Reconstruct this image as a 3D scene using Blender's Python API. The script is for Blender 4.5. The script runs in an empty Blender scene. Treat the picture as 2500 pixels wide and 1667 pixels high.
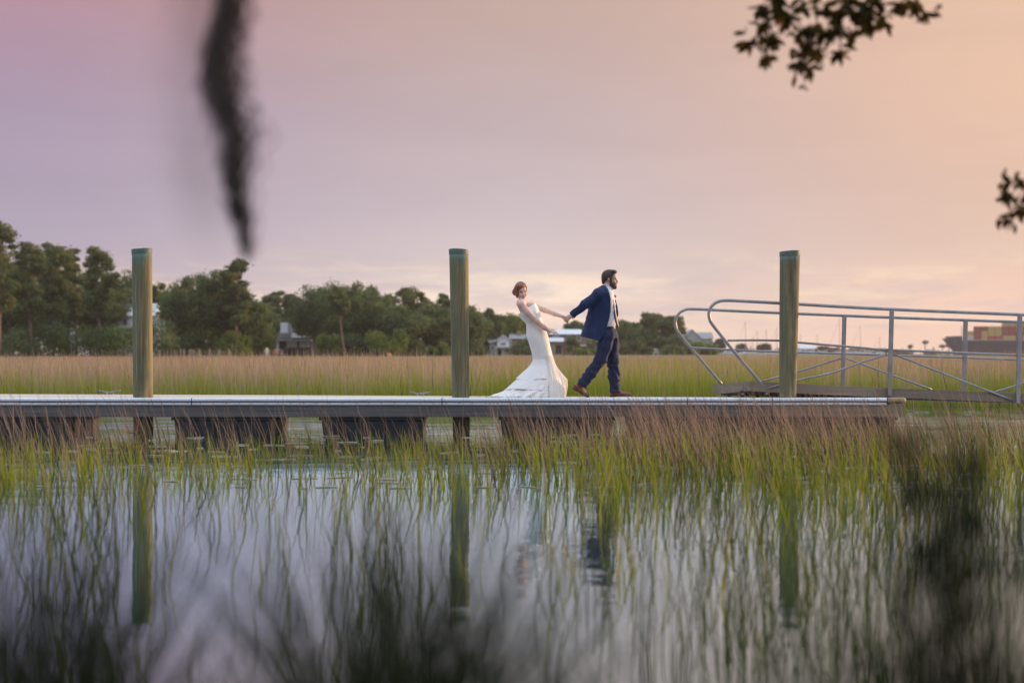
import bpy, bmesh, math, random
import numpy as np
from mathutils import Vector, Matrix
R = math.radians
SC = bpy.context.scene
COL = SC.collection
# ------------------------------------------------------------------ camera
CAMZ, FPX, HZ = 1.15, 3472.0, 862.0          # eye height above the water, focal length and horizon in photo pixels
cam = bpy.data.cameras.new('camera'); camo = bpy.data.objects.new('camera', cam); COL.objects.link(camo)
camo.location = (0, 0, CAMZ); camo.rotation_euler = (R(90), 0, 0)
cam.sensor_width = 36.0; cam.lens = 50.0; cam.shift_y = 28.5 / 2500
cam.clip_start = 0.05; cam.clip_end = 6000
cam.dof.use_dof = True; cam.dof.focus_distance = 20.5; cam.dof.aperture_fstop = 1.35; cam.dof.aperture_blades = 0
SC.camera = camo
# ------------------------------------------------------------------ sun, sky, exposure
SUN_AZ, SUN_EL = 62.0, 7.0                    # degrees to the right of the view, and up
sd = bpy.data.lights.new('sun', 'SUN'); sun = bpy.data.objects.new('sun', sd); COL.objects.link(sun)
sd.energy = 5.0; sd.angle = R(4); sd.color = (1.0, 0.58, 0.28)
sv = Vector((math.sin(R(SUN_AZ)) * math.cos(R(SUN_EL)), math.cos(R(SUN_AZ)) * math.cos(R(SUN_EL)), math.sin(R(SUN_EL))))
sun.rotation_euler = sv.to_track_quat('Z', 'Y').to_euler()
W = bpy.data.worlds.new('World'); SC.world = W; W.use_nodes = True
SC.view_settings.view_transform = 'Standard'; SC.view_settings.look = 'None'
SC.view_settings.exposure = 0.0; SC.view_settings.gamma = 1.0
try: SC.view_settings.use_curve_mapping = False
except Exception: pass
SC.cycles.use_denoising = True
SC.cycles.max_bounces = 7; SC.cycles.diffuse_bounces = 3; SC.cycles.glossy_bounces = 3
SC.cycles.transmission_bounces = 4; SC.cycles.transparent_max_bounces = 6
SC.cycles.caustics_reflective = False; SC.cycles.caustics_refractive = False

def lin(r, g, b):
    f = lambda c: (c / 255 / 12.92) if c <= 10 else ((c / 255 + 0.055) / 1.055) ** 2.4
    return (f(r), f(g), f(b), 1.0)

class NT:
    """small node-tree helper"""
    def __init__(s, tree): s.t = tree; s.n = tree.nodes; s.l = tree.links; s.n.clear()
    def new(s, typ, **kw):
        nd = s.n.new(typ)
        for k, v in kw.items():
            if k == 'ins':
                for a, b in v.items():
                    if hasattr(b, 'is_output') or isinstance(b, bpy.types.NodeSocket): s.l.new(b, nd.inputs[a])
                    else: nd.inputs[a].default_value = b
            else: setattr(nd, k, v)
        return nd
    def math(s, op, a, b=0.0, c=None, clamp=False):
        nd = s.n.new('ShaderNodeMath'); nd.operation = op; nd.use_clamp = clamp
        for i, v in enumerate((a, b, c)):
            if v is None: continue
            if isinstance(v, bpy.types.NodeSocket): s.l.new(v, nd.inputs[i])
            else: nd.inputs[i].default_value = v
        return nd.outputs[0]
    def ramp(s, fac, stops, interp='LINEAR'):
        nd = s.n.new('ShaderNodeValToRGB'); cr = nd.color_ramp; cr.interpolation = interp
        while len(cr.elements) < len(stops): cr.elements.new(0.5)
        for e, (p, c) in zip(cr.elements, stops):
            e.position = p; e.color = c if len(c) == 4 else (*c, 1.0)
        if fac is not None: s.l.new(fac, nd.inputs[0])
        return nd.outputs[0]
    def mix(s, fac, a, b, blend='MIX'):
        nd = s.n.new('ShaderNodeMix'); nd.data_type = 'RGBA'; nd.blend_type = blend; nd.clamp_factor = True
        for key, v in ((0, fac), (6, a), (7, b)):
            if isinstance(v, bpy.types.NodeSocket): s.l.new(v, nd.inputs[key])
            elif key == 0: nd.inputs[0].default_value = v
            else: nd.inputs[key].default_value = v if len(v) == 4 else (*v, 1.0)
        return nd.outputs[2]
    def noise(s, vec, scale, detail=3.0, rough=0.55, dist=0.0):
        nd = s.n.new('ShaderNodeTexNoise'); nd.inputs['Scale'].default_value = scale
        nd.inputs['Detail'].default_value = detail; nd.inputs['Roughness'].default_value = rough; nd.inputs['Distortion'].default_value = dist
        if vec is not None: s.l.new(vec, nd.inputs['Vector'])
        return nd.outputs['Fac']
    def mapping(s, vec, scale=(1, 1, 1), loc=(0, 0, 0), rot=(0, 0, 0)):
        nd = s.n.new('ShaderNodeMapping'); nd.inputs['Scale'].default_value = scale; nd.inputs['Location'].default_value = loc
        nd.inputs['Rotation'].default_value = rot; s.l.new(vec, nd.inputs['Vector']); return nd.outputs[0]

# world: dusk sky; the colours change with height and with bearing (mauve away from the sun, peach towards it)
w = NT(W.node_tree)
tc = w.new('ShaderNodeTexCoord'); sep = w.new('ShaderNodeSeparateXYZ'); w.l.new(tc.outputs['Generated'], sep.inputs[0])
X, Z = sep.outputs[0], sep.outputs[2]
nz = w.noise(w.mapping(tc.outputs['Generated'], (1.6, 1.6, 7)), 1.7, 4, 0.5)
zz = w.math('ADD', w.math('MAXIMUM', Z, 0.0), w.math('MULTIPLY', w.math('SUBTRACT', nz, 0.5), 0.045))
zz = w.math('SQRT', w.math('MAXIMUM', zz, 0.0))
HI = [(0.56, (.50, .49, .58)), (0.585, (.66, .80, 1.0)), (0.80, (1.12, 1.28, 1.5)), (1.0, (1.25, 1.4, 1.6))]
q = lambda z: math.sqrt(z)
left = w.ramp(zz, [(0, lin(212, 186, 190)), (q(.03), lin(203, 188, 200)), (q(.09), lin(176, 162, 186)), (q(.16), lin(174, 152, 178)), (q(.215), lin(182, 146, 166)), (q(.265), lin(194, 136, 148))] + HI[1:])
mid = w.ramp(zz, [(0, lin(252, 220, 203)), (q(.02), lin(243, 220, 210)), (q(.05), lin(222, 206, 208)), (q(.10), lin(206, 189, 198)), (q(.16), lin(201, 178, 182)), (q(.225), lin(200, 169, 160)), (q(.265), lin(198, 169, 162))] + HI[1:])
right = w.ramp(zz, [(0, lin(252, 212, 192)), (q(.03), lin(246, 208, 194)), (q(.07), lin(228, 194, 182)), (q(.12), lin(226, 186, 168)), (q(.17), lin(236, 192, 166)), (q(.225), lin(234, 191, 164)), (q(.265), lin(229, 189, 166))] + HI[1:])
fl = w.new('ShaderNodeMapRange', interpolation_type='SMOOTHSTEP', ins={0: X, 1: -0.36, 2: 0.02}).outputs[0]
fr = w.new('ShaderNodeMapRange', interpolation_type='SMOOTHSTEP', ins={0: X, 1: -0.02, 2: 0.36}).outputs[0]
skyc = w.mix(fr, w.mix(fl, left, mid), right)
# broad soft streaks of high cloud
cs = w.noise(w.mapping(tc.outputs['Generated'], (1.5, 1.5, 9), (0.4, 0.3, 0.1), (0, R(14), 0)), 2.6, 3, 0.5, 0.6)
skyc = w.mix(1.0, skyc, w.ramp(cs, [(0.25, (.955, .945, .945)), (0.75, (1.04, 1.03, 1.02))]), 'MULTIPLY')
# thin cloud bands low over the horizon
cn = w.noise(w.mapping(tc.outputs['Generated'], (5, 5, 38), (1.3, 0, 0.2)), 2.2, 6, 0.62, 0.4)
band = w.ramp(Z, [(0.0, (.3,) * 3), (0.02, (1,) * 3), (0.045, (.9,) * 3), (0.075, (0,) * 3)])
bright = w.math('MULTIPLY', w.ramp(cn, [(0.50, (0,) * 3), (0.66, (1,) * 3)]), band)
skyc = w.mix(w.math('MULTIPLY', bright, 0.85), skyc, lin(255, 226, 200))
gx = w.new('ShaderNodeMapRange', interpolation_type='SMOOTHSTEP', ins={0: w.math('ABSOLUTE', w.math('ADD', X, 0.02)), 1: 0.17, 2: 0.03}).outputs[0]
gz = w.ramp(Z, [(0.012, (0,) * 3), (0.032, (1,) * 3), (0.046, (1,) * 3), (0.060, (0,) * 3)])
glow = w.math('MULTIPLY', w.math('MULTIPLY', gx, gz), w.ramp(cn, [(0.40, (0,) * 3), (0.56, (1,) * 3)]))
skyc = w.mix(w.math('MULTIPLY', glow, 0.8), skyc, (1.10, .90, .76))
cn2 = w.noise(w.mapping(tc.outputs['Generated'], (5, 5, 30), (4.1, 2, 0.9)), 2.0, 5, 0.6, 0.3)
dark = w.math('MULTIPLY', w.ramp(cn2, [(0.5, (0,) * 3), (0.68, (1,) * 3)]), band)
skyc = w.mix(w.math('MULTIPLY', dark, 0.5), skyc, lin(196, 184, 196))
sk = w.new('ShaderNodeTexSky', sky_type='NISHITA'); sk.sun_disc = False
sk.sun_elevation = R(SUN_EL); sk.sun_rotation = R(SUN_AZ); sk.air_density = 1.0; sk.dust_density = 2.0
nish = w.new('ShaderNodeVectorMath', operation='SCALE', ins={0: sk.outputs[0]}); nish.inputs['Scale'].default_value = 0.02
tot = w.new('ShaderNodeVectorMath', operation='SCALE', ins={0: skyc}); tot.inputs['Scale'].default_value = 0.90
addv = w.new('ShaderNodeVectorMath', operation='ADD', ins={0: tot.outputs[0], 1: nish.outputs[0]})
# below the horizon the world is dark earth
below = w.new('ShaderNodeMapRange', ins={0: Z, 1: -0.02, 2: -0.001}).outputs[0]
fin = w.mix(below, (.08, .08, .07), addv.outputs[0])
bg = w.new('ShaderNodeBackground', ins={'Color': fin, 'Strength': 1.0})
w.l.new(bg.outputs[0], w.new('ShaderNodeOutputWorld').inputs[0])
# ------------------------------------------------------------------ helpers
def P(px, py, Y):
    """the point at depth Y that the photo shows at pixel (px, py)"""
    return np.array([(px - 1250.0) / FPX * Y, Y, CAMZ + (HZ - py) / FPX * Y])
def tag(o, label=None, cat=None, group=None, kind=None):
    if label: o['label'] = label
    if cat: o['category'] = cat
    if group: o['group'] = group
    if kind: o['kind'] = kind
    return o
def raw_mesh(name, V, F, smooth=False, attrs=None):
    V = np.asarray(V, dtype=np.float32).reshape(-1, 3)
    me = bpy.data.meshes.new(name)
    if isinstance(F, np.ndarray):
        n, k = F.shape
        me.vertices.add(len(V)); me.vertices.foreach_set('co', V.ravel())
        me.loops.add(n * k); me.loops.foreach_set('vertex_index', F.astype(np.int32).ravel())
        me.polygons.add(n); me.polygons.foreach_set('loop_start', np.arange(0, n * k, k, dtype=np.int32))
        try: me.polygons.foreach_set('loop_total', np.full(n, k, dtype=np.int32))
        except Exception: pass
        me.update(calc_edges=True)
    else:
        me.from_pydata(V.tolist(), [], F); me.update()
    if smooth: me.polygons.foreach_set('use_smooth', np.ones(len(me.polygons), dtype=bool))
    for k, a in (attrs or {}).items():
        at = me.attributes.new(k, 'FLOAT', 'POINT'); at.data.foreach_set('value', np.asarray(a, dtype=np.float32))
    return me
def link(name, me, mat=None, parent=None, loc=None):
    o = bpy.data.objects.new(name, me); COL.objects.link(o)
    if mat is not None and me is not None and not me.materials: me.materials.append(mat)
    if parent is not None: o.parent = parent
    if loc is not None: o.location = tuple(float(v) for v in loc)
    return o
class MB:
    """collects shapes into one mesh (world coordinates)"""
    def __init__(s): s.V = []; s.F = []
    def add(s, V, F):
        b = len(s.V); s.V.extend([tuple(map(float, v)) for v in V]); s.F.extend([tuple(i + b for i in f) for f in F]); return s
    def box(s, c, d, rz=0.0, M=None, taper=1.0):
        x, y, z = d[0] / 2, d[1] / 2, d[2] / 2; V = []
        for k in (-1, 1):
            t = taper if k > 0 else 1.0
            for sx, sy in ((-1, -1), (1, -1), (1, 1), (-1, 1)): V.append((sx * x * t, sy * y * t, k * z))
        V = np.array(V)
        if M is not None: V = V @ np.array(M).T
        elif rz: cz, sz = math.cos(rz), math.sin(rz); V = V @ np.array([[cz, sz, 0], [-sz, cz, 0], [0, 0, 1]])
        return s.add(V + np.array(c), [(3, 2, 1, 0), (4, 5, 6, 7), (0, 1, 5, 4), (1, 2, 6, 5), (2, 3, 7, 6), (3, 0, 4, 7)])
    def span(s, lo, hi):
        lo, hi = np.array(lo, float), np.array(hi, float); return s.box((lo + hi) / 2, hi - lo)
    def tube(s, pts, rad, n=8, cap=True, flat=1.0):
        pts = [np.array(p, float) for p in pts]; m = len(pts)
        rad = [rad] * m if np.isscalar(rad) else list(rad)
        up = None; rings = []
        for i in range(m):
            t = pts[min(i + 1, m - 1)] - pts[max(i - 1, 0)]; t = t / (np.linalg.norm(t) + 1e-9)
            if up is None: up = np.array([0, 0, 1.0]) if abs(t[2]) < 0.9 else np.array([0, 1.0, 0])
            a = np.cross(t, up); a /= np.linalg.norm(a) + 1e-9; b = np.cross(a, t); up = b
            rings.append([pts[i] + rad[i] * (math.cos(2 * math.pi * k / n) * a + flat * math.sin(2 * math.pi * k / n) * b) for k in range(n)])
        return s.rings(rings, cap)
    def rings(s, rings, cap=True, closed=True):
        n = len(rings[0]); V = [p for r in rings for p in r]; F = []
        for i in range(len(rings) - 1):
            for k in range(n if closed else n - 1):
                k2 = (k + 1) % n; F.append((i * n + k, i * n + k2, (i + 1) * n + k2, (i + 1) * n + k))
        if cap and closed:
            F.append(tuple(range(n - 1, -1, -1))); F.append(tuple((len(rings) - 1) * n + k for k in range(n)))
        return s.add(V, F)
    def prism(s, poly, d):
        """poly: 3-d points of one face; d: extrusion vector"""
        n = len(poly); poly = [np.array(p, float) for p in poly]; d = np.array(d, float)
        return s.add(poly + [p + d for p in poly], [tuple(range(n - 1, -1, -1)), tuple(range(n, 2 * n))] + [(k, (k + 1) % n, n + (k + 1) % n, n + k) for k in range(n)])
    def ell(s, c, r, n=12, m=8):
        rr = []
        for i in range(m + 1):
            a = math.pi * i / m - math.pi / 2; cr = max(math.cos(a), 1e-3)
            rr.append([(c[0] + r[0] * cr * math.cos(2 * math.pi * k / n), c[1] + r[1] * cr * math.sin(2 * math.pi * k / n), c[2] + r[2] * math.sin(a)) for k in range(n)])
        return s.rings(rr)
    def build(s, name, mat, parent=None, org=(0, 0, 0), smooth=False, bevel=0.0, attrs=None):
        V = np.array(s.V) - np.array(org)
        me = raw_mesh(name, V, s.F, smooth, attrs); o = link(name, me, mat, parent)
        bm = bmesh.new(); bm.from_mesh(me); bmesh.ops.recalc_face_normals(bm, faces=bm.faces); bm.to_mesh(me); bm.free()
        if bevel:
            m = o.modifiers.new('bevel', 'BEVEL'); m.width = bevel; m.segments = 2; m.limit_method = 'ANGLE'; m.angle_limit = R(40)
        return o
class Thing:
    """an Empty at the thing's base that parents its parts; parts are given in world coordinates"""
    def __init__(s, name, label, cat, loc, group=None, kind=None):
        s.o = bpy.data.objects.new(name, None); COL.objects.link(s.o); s.loc = np.array([float(v) for v in loc]); s.o.location = tuple(s.loc)
        s.o.empty_display_size = 0.2; tag(s.o, label, cat, group, kind)
    def part(s, name, mb, mat, parent=None, **kw): return mb.build(name, mat, parent or s.o, s.loc, **kw)
    def mesh(s, name, V, F, mat, parent=None, smooth=False, attrs=None):
        return link(name, raw_mesh(name, np.asarray(V) - s.loc, F, smooth, attrs), mat, parent or s.o)
def smooth_path(pts, n=6):
    pts = [np.array(p, float) for p in pts]; out = []
    for i in range(len(pts) - 1):
        p0, p1, p2, p3 = pts[max(i - 1, 0)], pts[i], pts[i + 1], pts[min(i + 2, len(pts) - 1)]
        for k in range(n):
            t = k / n; out.append(0.5 * (2 * p1 + (p2 - p0) * t + (2 * p0 - 5 * p1 + 4 * p2 - p3) * t * t + (3 * p1 - p0 - 3 * p2 + p3) * t ** 3))
    return out + [pts[-1]]
def wav(x, y, s=0, f=1.0):
    """smooth pseudo-noise in about -1..1"""
    x = np.asarray(x) * f; y = np.asarray(y) * f
    return (np.sin(x * 1.0 + 1.7 * s + 1.3 * np.sin(y * 0.9 + s)) + np.sin(y * 1.3 + 2.1 * s + 1.1 * np.sin(x * 0.7 - s)) + np.sin((x + y) * 0.61 + s * 3.3) + np.sin((x - y) * 1.9 + s) * 0.6) / 3.6

# ------------------------------------------------------------------ signed-distance sculpting (bodies, heads, clothes, shoes)
class Field:
    def __init__(s, lo, hi, h):
        s.lo = np.array(lo, float); s.h = h; s.n = np.ceil((np.array(hi) - s.lo) / h).astype(int) + 1
        s.D = np.full(s.n, 1.0, dtype=np.float32)
    def _sl(s, lo, hi):
        a = np.clip(np.floor((np.array(lo) - s.lo) / s.h).astype(int), 0, s.n - 1); b = np.clip(np.ceil((np.array(hi) - s.lo) / s.h).astype(int) + 1, 1, s.n)
        g = [s.lo[i] + s.h * np.arange(a[i], b[i], dtype=np.float32) for i in range(3)]
        return tuple(slice(a[i], b[i]) for i in range(3)), g[0][:, None, None], g[1][None, :, None], g[2][None, None, :]
    def op(s, fn, lo, hi, k, mode):
        sl, X, Y, Z = s._sl(lo, hi); d = fn(X, Y, Z); D = s.D[sl]
        if mode == 'add':
            h = np.clip(0.5 + 0.5 * (D - d) / k, 0, 1); s.D[sl] = D * (1 - h) + d * h - k * h * (1 - h)
        else:
            d = -d; h = np.clip(0.5 - 0.5 * (D - d) / k, 0, 1); s.D[sl] = D * (1 - h) + d * h + k * h * (1 - h)
        return s
    def cone(s, a, b, ra, rb, k=0.02, mode='add', sy=1.0):
        a, b = np.array(a, float), np.array(b, float); m = max(ra, rb) * max(1, sy) + 2 * k + 0.02
        def fn(X, Y, Z):
            ab = b - a; ab2 = ab.copy(); ab2[1] /= sy; L = ab2 @ ab2 + 1e-12
            px, py, pz = X - a[0], (Y - a[1]) / sy, Z - a[2]
            t = np.clip((px * ab2[0] + py * ab2[1] + pz * ab2[2]) / L, 0, 1)
            return np.sqrt((px - t * ab2[0]) ** 2 + (py - t * ab2[1]) ** 2 + (pz - t * ab2[2]) ** 2) - (ra + (rb - ra) * t)
        return s.op(fn, np.minimum(a, b) - m, np.maximum(a, b) + m, k, mode)
    def chain(s, pts, rad, k=0.02, sy=1.0):
        for i in range(len(pts) - 1): s.cone(pts[i], pts[i + 1], rad[i], rad[i + 1], k, sy=sy)
        return s
    def ell(s, c, r, Rm=None, k=0.02, mode='add'):
        c = np.array(c, float); Rm = np.eye(3) if Rm is None else np.array(Rm, float); r = np.array(r, float); m = r.max() + 2 * k + 0.02
        def fn(X, Y, Z):
            px, py, pz = X - c[0], Y - c[1], Z - c[2]; q = [px * Rm[0, i] + py * Rm[1, i] + pz * Rm[2, i] for i in range(3)]
            k0 = np.sqrt(sum((q[i] / r[i]) ** 2 for i in range(3))); k1 = np.sqrt(sum((q[i] / r[i] ** 2) ** 2 for i in range(3))) + 1e-9
            return k0 * (k0 - 1) / k1
        return s.op(fn, c - m, c + m, k, mode)
    def cut(s, p, n, lo=None, hi=None, k=0.004):
        """remove what lies on the side n of the plane through p"""
        p = np.array(p, float); n = np.array(n, float); n /= np.linalg.norm(n)
        fn = lambda X, Y, Z: -((X - p[0]) * n[0] + (Y - p[1]) * n[1] + (Z - p[2]) * n[2])
        return s.op(fn, s.lo if lo is None else lo, (s.lo + s.h * s.n) if hi is None else hi, k, 'sub')
    def profile(s, zs, xl, xr, cy, ry, k=0.01, e=2.2):
        """stack of super-ellipses; zs ascending"""
        zs, xl, xr, cy, ry = [np.array(v, float) for v in (zs, xl, xr, cy, ry)]
        def fn(X, Y, Z):
            f = lambda v: np.interp(Z.ravel(), zs, v).reshape(Z.shape)
            rx = (f(xr) - f(xl)) / 2; cx = (f(xr) + f(xl)) / 2; rr = f(ry)
            q = (np.abs((X - cx) / rx) ** e + np.abs((Y - f(cy)) / rr) ** e) ** (1 / e)
            return np.maximum((q - 1) * np.minimum(rx, rr), np.maximum(zs[0] - Z, Z - zs[-1]))
        lo = (xl.min() - .04, (cy - ry).min() - .04, zs[0] - .04); hi = (xr.max() + .04, (cy + ry).max() + .04, zs[-1] + .04)
        return s.op(fn, lo, hi, k, 'add')
    def wrinkle(s, fn):
        sl, X, Y, Z = s._sl(s.lo, s.lo + s.h * s.n); s.D = (s.D + fn(X, Y, Z)).astype(np.float32); return s
    def mesh(s):
        D = s.D; S = D < 0; nx, ny, nz = D.shape
        c = [S[i:nx - 1 + i, j:ny - 1 + j, k:nz - 1 + k] for i in (0, 1) for j in (0, 1) for k in (0, 1)]
        cnt = sum(x.astype(np.int8) for x in c); act = (cnt > 0) & (cnt < 8); I = np.argwhere(act)
        vid = np.full(act.shape, -1, np.int64); vid[act] = np.arange(len(I))
        acc = np.zeros((len(I), 3)); w_ = np.zeros(len(I)); off = [(i, j, k) for i in (0, 1) for j in (0, 1) for k in (0, 1)]
        val = [D[I[:, 0] + o[0], I[:, 1] + o[1], I[:, 2] + o[2]] for o in off]
        for a in range(8):
            for b in range(a + 1, 8):
                if sum(abs(off[a][t] - off[b][t]) for t in range(3)) != 1: continue
                va, vb = val[a], val[b]; m = (va < 0) != (vb < 0); t = va / (va - vb + 1e-12)
                p = np.array(off[a])[None] + t[:, None] * (np.array(off[b]) - np.array(off[a]))[None]
                acc[m] += p[m]; w_[m] += 1
        V = s.lo + s.h * (I + acc / w_[:, None]); F = []
        for ax in range(3):
            a, b = [(1, 2), (2, 0), (0, 1)][ax]; sl0 = [slice(None)] * 3; sl1 = [slice(None)] * 3
            sl0[ax] = slice(0, -1); sl1[ax] = slice(1, None); s0, s1 = S[tuple(sl0)], S[tuple(sl1)]
            E = np.argwhere(s0 != s1); E = E[(E[:, a] > 0) & (E[:, b] > 0) & (E[:, a] < D.shape[a] - 1) & (E[:, b] < D.shape[b] - 1)]
            ea = np.zeros(3, int); ea[a] = 1; eb = np.zeros(3, int); eb[b] = 1
            g = lambda q: vid[q[:, 0], q[:, 1], q[:, 2]]
            Q = np.stack([g(E - ea - eb), g(E - eb), g(E), g(E - ea)], 1); fl = ~s0[E[:, 0], E[:, 1], E[:, 2]]; Q[fl] = Q[fl][:, ::-1]; F.append(Q)
        return V, np.concatenate(F)
# ------------------------------------------------------------------ materials (all procedural)
def newmat(name):
    m = bpy.data.materials.new(name); m.use_nodes = True; t = NT(m.node_tree); out = t.new('ShaderNodeOutputMaterial'); return m, t, out
def principled(t, out, col, rough=0.6, bump=None, bstr=0.3, bdist=0.01, **kw):
    b = t.new('ShaderNodeBsdfPrincipled')
    if isinstance(col, bpy.types.NodeSocket): t.l.new(col, b.inputs['Base Color'])
    else: b.inputs['Base Color'].default_value = col if len(col) == 4 else (*col, 1)
    if isinstance(rough, bpy.types.NodeSocket): t.l.new(rough, b.inputs['Roughness'])
    else: b.inputs['Roughness'].default_value = rough
    for k, v in kw.items(): b.inputs[k.replace('_', ' ')].default_value = v
    if bump is not None:
        bn = t.new('ShaderNodeBump', ins={'Height': bump, 'Strength': bstr, 'Distance': bdist}); t.l.new(bn.outputs[0], b.inputs['Normal'])
    t.l.new(b.outputs[0], out.inputs[0]); return b
def mottled(name, c1, c2, scale=6, rough=0.7, bstr=0.2, stretch=(1, 1, 1), bdist=0.01, detail=4, **kw):
    """two colours mixed by noise in object space, with the same noise as relief"""
    m, t, out = newmat(name); tc = t.new('ShaderNodeTexCoord'); v = t.mapping(tc.outputs['Object'], stretch)
    n = t.noise(v, scale, detail); c = t.mix(t.ramp(n, [(0.32, (0,) * 3), (0.68, (1,) * 3)]), c1, c2)
    principled(t, out, c, rough, t.noise(v, scale * 2.3, detail), bstr, bdist, **kw); return m
def wood(name, c1, c2, c3, along='X', rough=0.85):
    """weathered timber: fine grain along one axis, checks and stains"""
    m, t, out = newmat(name); tc = t.new('ShaderNodeTexCoord'); O = tc.outputs['Object']
    s = {'X': (0.3, 7, 13), 'Y': (14, 0.5, 26), 'Z': (16, 16, 0.45)}[along]
    g = t.noise(t.mapping(O, s), 2.6, 6, 0.65, 0.25); st = t.noise(t.mapping(O, {'X': (.6, 2, 5), 'Y': (2, .6, 5), 'Z': (4, 4, .5)}[along]), 1.7, 4)
    c = t.mix(t.ramp(g, [(0.3, (0,) * 3), (0.7, (1,) * 3)]), c1, c2); c = t.mix(t.ramp(st, [(0.42, (0,) * 3), (0.68, (1,) * 3)]), c, c3)
    principled(t, out, c, rough, g, 0.5, 0.006); return m
def leafmat(name, dark, light, trans=0.3, tone2=None):
    """foliage: the tone attribute (one value for each clump) moves between two leaf greens"""
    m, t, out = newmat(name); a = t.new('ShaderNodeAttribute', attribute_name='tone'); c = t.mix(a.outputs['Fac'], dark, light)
    d = t.new('ShaderNodeBsdfDiffuse', ins={'Color': c}); tr = t.new('ShaderNodeBsdfTranslucent', ins={'Color': c})
    mx = t.new('ShaderNodeMixShader', ins={0: trans, 1: d.outputs[0], 2: tr.outputs[0]}); t.l.new(mx.outputs[0], out.inputs[0]); return m
def grassmat(name, base, midc, tip, tip2, lo=0.35, hi=0.75, trans=0.25):
    """marsh grass: green foot, dry brown top; h runs up the blade, tone differs from blade to blade"""
    m, t, out = newmat(name); h = t.new('ShaderNodeAttribute', attribute_name='h').outputs['Fac']; a = t.new('ShaderNodeAttribute', attribute_name='tone').outputs['Fac']
    top = t.mix(a, tip, tip2); k = t.math('ADD', h, t.math('MULTIPLY', t.math('SUBTRACT', a, 0.5), 0.5))
    c = t.mix(t.new('ShaderNodeMapRange', interpolation_type='SMOOTHSTEP', ins={0: k, 1: lo, 2: hi}).outputs[0], t.mix(a, base, midc), top)
    d = t.new('ShaderNodeBsdfDiffuse', ins={'Color': c}); tr = t.new('ShaderNodeBsdfTranslucent', ins={'Color': c})
    mx = t.new('ShaderNodeMixShader', ins={0: trans, 1: d.outputs[0], 2: tr.outputs[0]}); t.l.new(mx.outputs[0], out.inputs[0]); return m
def plain(name, col, rough=0.6, **kw):
    m, t, out = newmat(name); tc = t.new('ShaderNodeTexCoord'); n = t.noise(tc.outputs['Object'], 3.1, 3)
    c = t.mix(t.math('MULTIPLY', n, 0.35), col, tuple(v * 0.6 for v in col[:3])); principled(t, out, c, rough, **kw); return m
M = {}
# water: near-mirror over a dark body, small ripples
m, t, out = newmat('water'); tc = t.new('ShaderNodeTexCoord'); O = tc.outputs['Object']
r1 = t.noise(t.mapping(O, (1.0, 2.6, 1)), 1.1, 3, 0.5); r2 = t.noise(t.mapping(O, (1.0, 1.8, 1)), 6.5, 2, 0.5)
calm = t.ramp(t.noise(O, 0.22, 2), [(0.40, (.25,) * 3), (0.62, (1,) * 3)])
hgt = t.math('MULTIPLY', t.math('ADD', t.math('MULTIPLY', r1, 1.0), t.math('MULTIPLY', r2, 0.10)), calm)
sy = t.new('ShaderNodeSeparateXYZ', ins={0: O}); far = t.new('ShaderNodeMapRange', ins={0: sy.outputs[1], 1: 17.5, 2: 22.0, 3: 1.0, 4: 8.0}).outputs[0]
bn = t.new('ShaderNodeBump', ins={'Height': hgt, 'Strength': 1.0}); t.l.new(t.math('MULTIPLY', far, 0.007), bn.inputs['Distance'])
gl = t.new('ShaderNodeBsdfGlossy', ins={'Color': (.70, .90, 1.0, 1), 'Roughness': 0.025, 'Normal': bn.outputs[0]})
di = t.new('ShaderNodeBsdfDiffuse', ins={'Color': (.012, .017, .015, 1)})
gl2 = t.new('ShaderNodeBsdfGlossy', ins={'Color': (.85, .95, 1.0, 1), 'Roughness': 0.30, 'Normal': bn.outputs[0]})   # fine wind ruffle that catches the high sky
gl = t.new('ShaderNodeMixShader', ins={0: 0.012, 1: gl.outputs[0], 2: gl2.outputs[0]})
fr_ = t.new('ShaderNodeFresnel', ins={'IOR': 2.5, 'Normal': bn.outputs[0]})
fr2 = t.new('ShaderNodeMapRange', ins={0: fr_.outputs[0], 1: 0.15, 2: 0.75, 3: 0.86, 4: 0.99}).outputs[0]
mx = t.new('ShaderNodeMixShader', ins={0: fr2, 1: di.outputs[0], 2: gl.outputs[0]}); t.l.new(mx.outputs[0], out.inputs[0]); M['water'] = m
M['mud'] = mottled('marsh_mud', (.10, .075, .045), (.17, .13, .075), 0.8, 0.9)
M['land'] = mottled('shore_grass', (.07, .085, .03), (.16, .13, .07), 0.06, 0.9)
M['bank'] = mottled('bank_soil', (.045, .035, .022), (.10, .08, .05), 3, 0.95)
M['needle'] = leafmat('pine_needles', (.075, .100, .044), (.205, .235, .095), .42)
M['oakleaf'] = leafmat('broad_leaves', (.070, .104, .047), (.19, .235, .10), .42)
M['brightleaf'] = leafmat('fresh_leaves', (.10, .15, .035), (.21, .26, .07), .4)
M['paleleaf'] = leafmat('pale_leaves', (.085, .105, .055), (.15, .17, .085))
M['palm'] = leafmat('palm_fronds', (.07, .07, .04), (.14, .13, .07))
M['farwood'] = leafmat('far_wood_leaves', (.06, .075, .045), (.13, .14, .09))
M['bark'] = mottled('pine_bark', (.14, .095, .08), (.26, .18, .15), 1.2, 0.9)
M['oakbark'] = mottled('oak_bark', (.035, .03, .026), (.09, .075, .06), 9, 0.9, 0.6, (1, 1, .3))
M['nearleaf'] = leafmat('live_oak_leaf', (.040, .037, .014), (.14, .095, .03), 0.4)
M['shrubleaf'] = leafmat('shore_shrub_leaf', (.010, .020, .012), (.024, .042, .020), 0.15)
M['moss'] = mottled('spanish_moss', (.05, .05, .06), (.10, .10, .115), 20, 0.95)
M['marsh'] = grassmat('marsh_grass_far', (.33, .37, .04), (.50, .53, .10), (.29, .195, .15), (.62, .47, .33), 0.44, 0.80)
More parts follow.
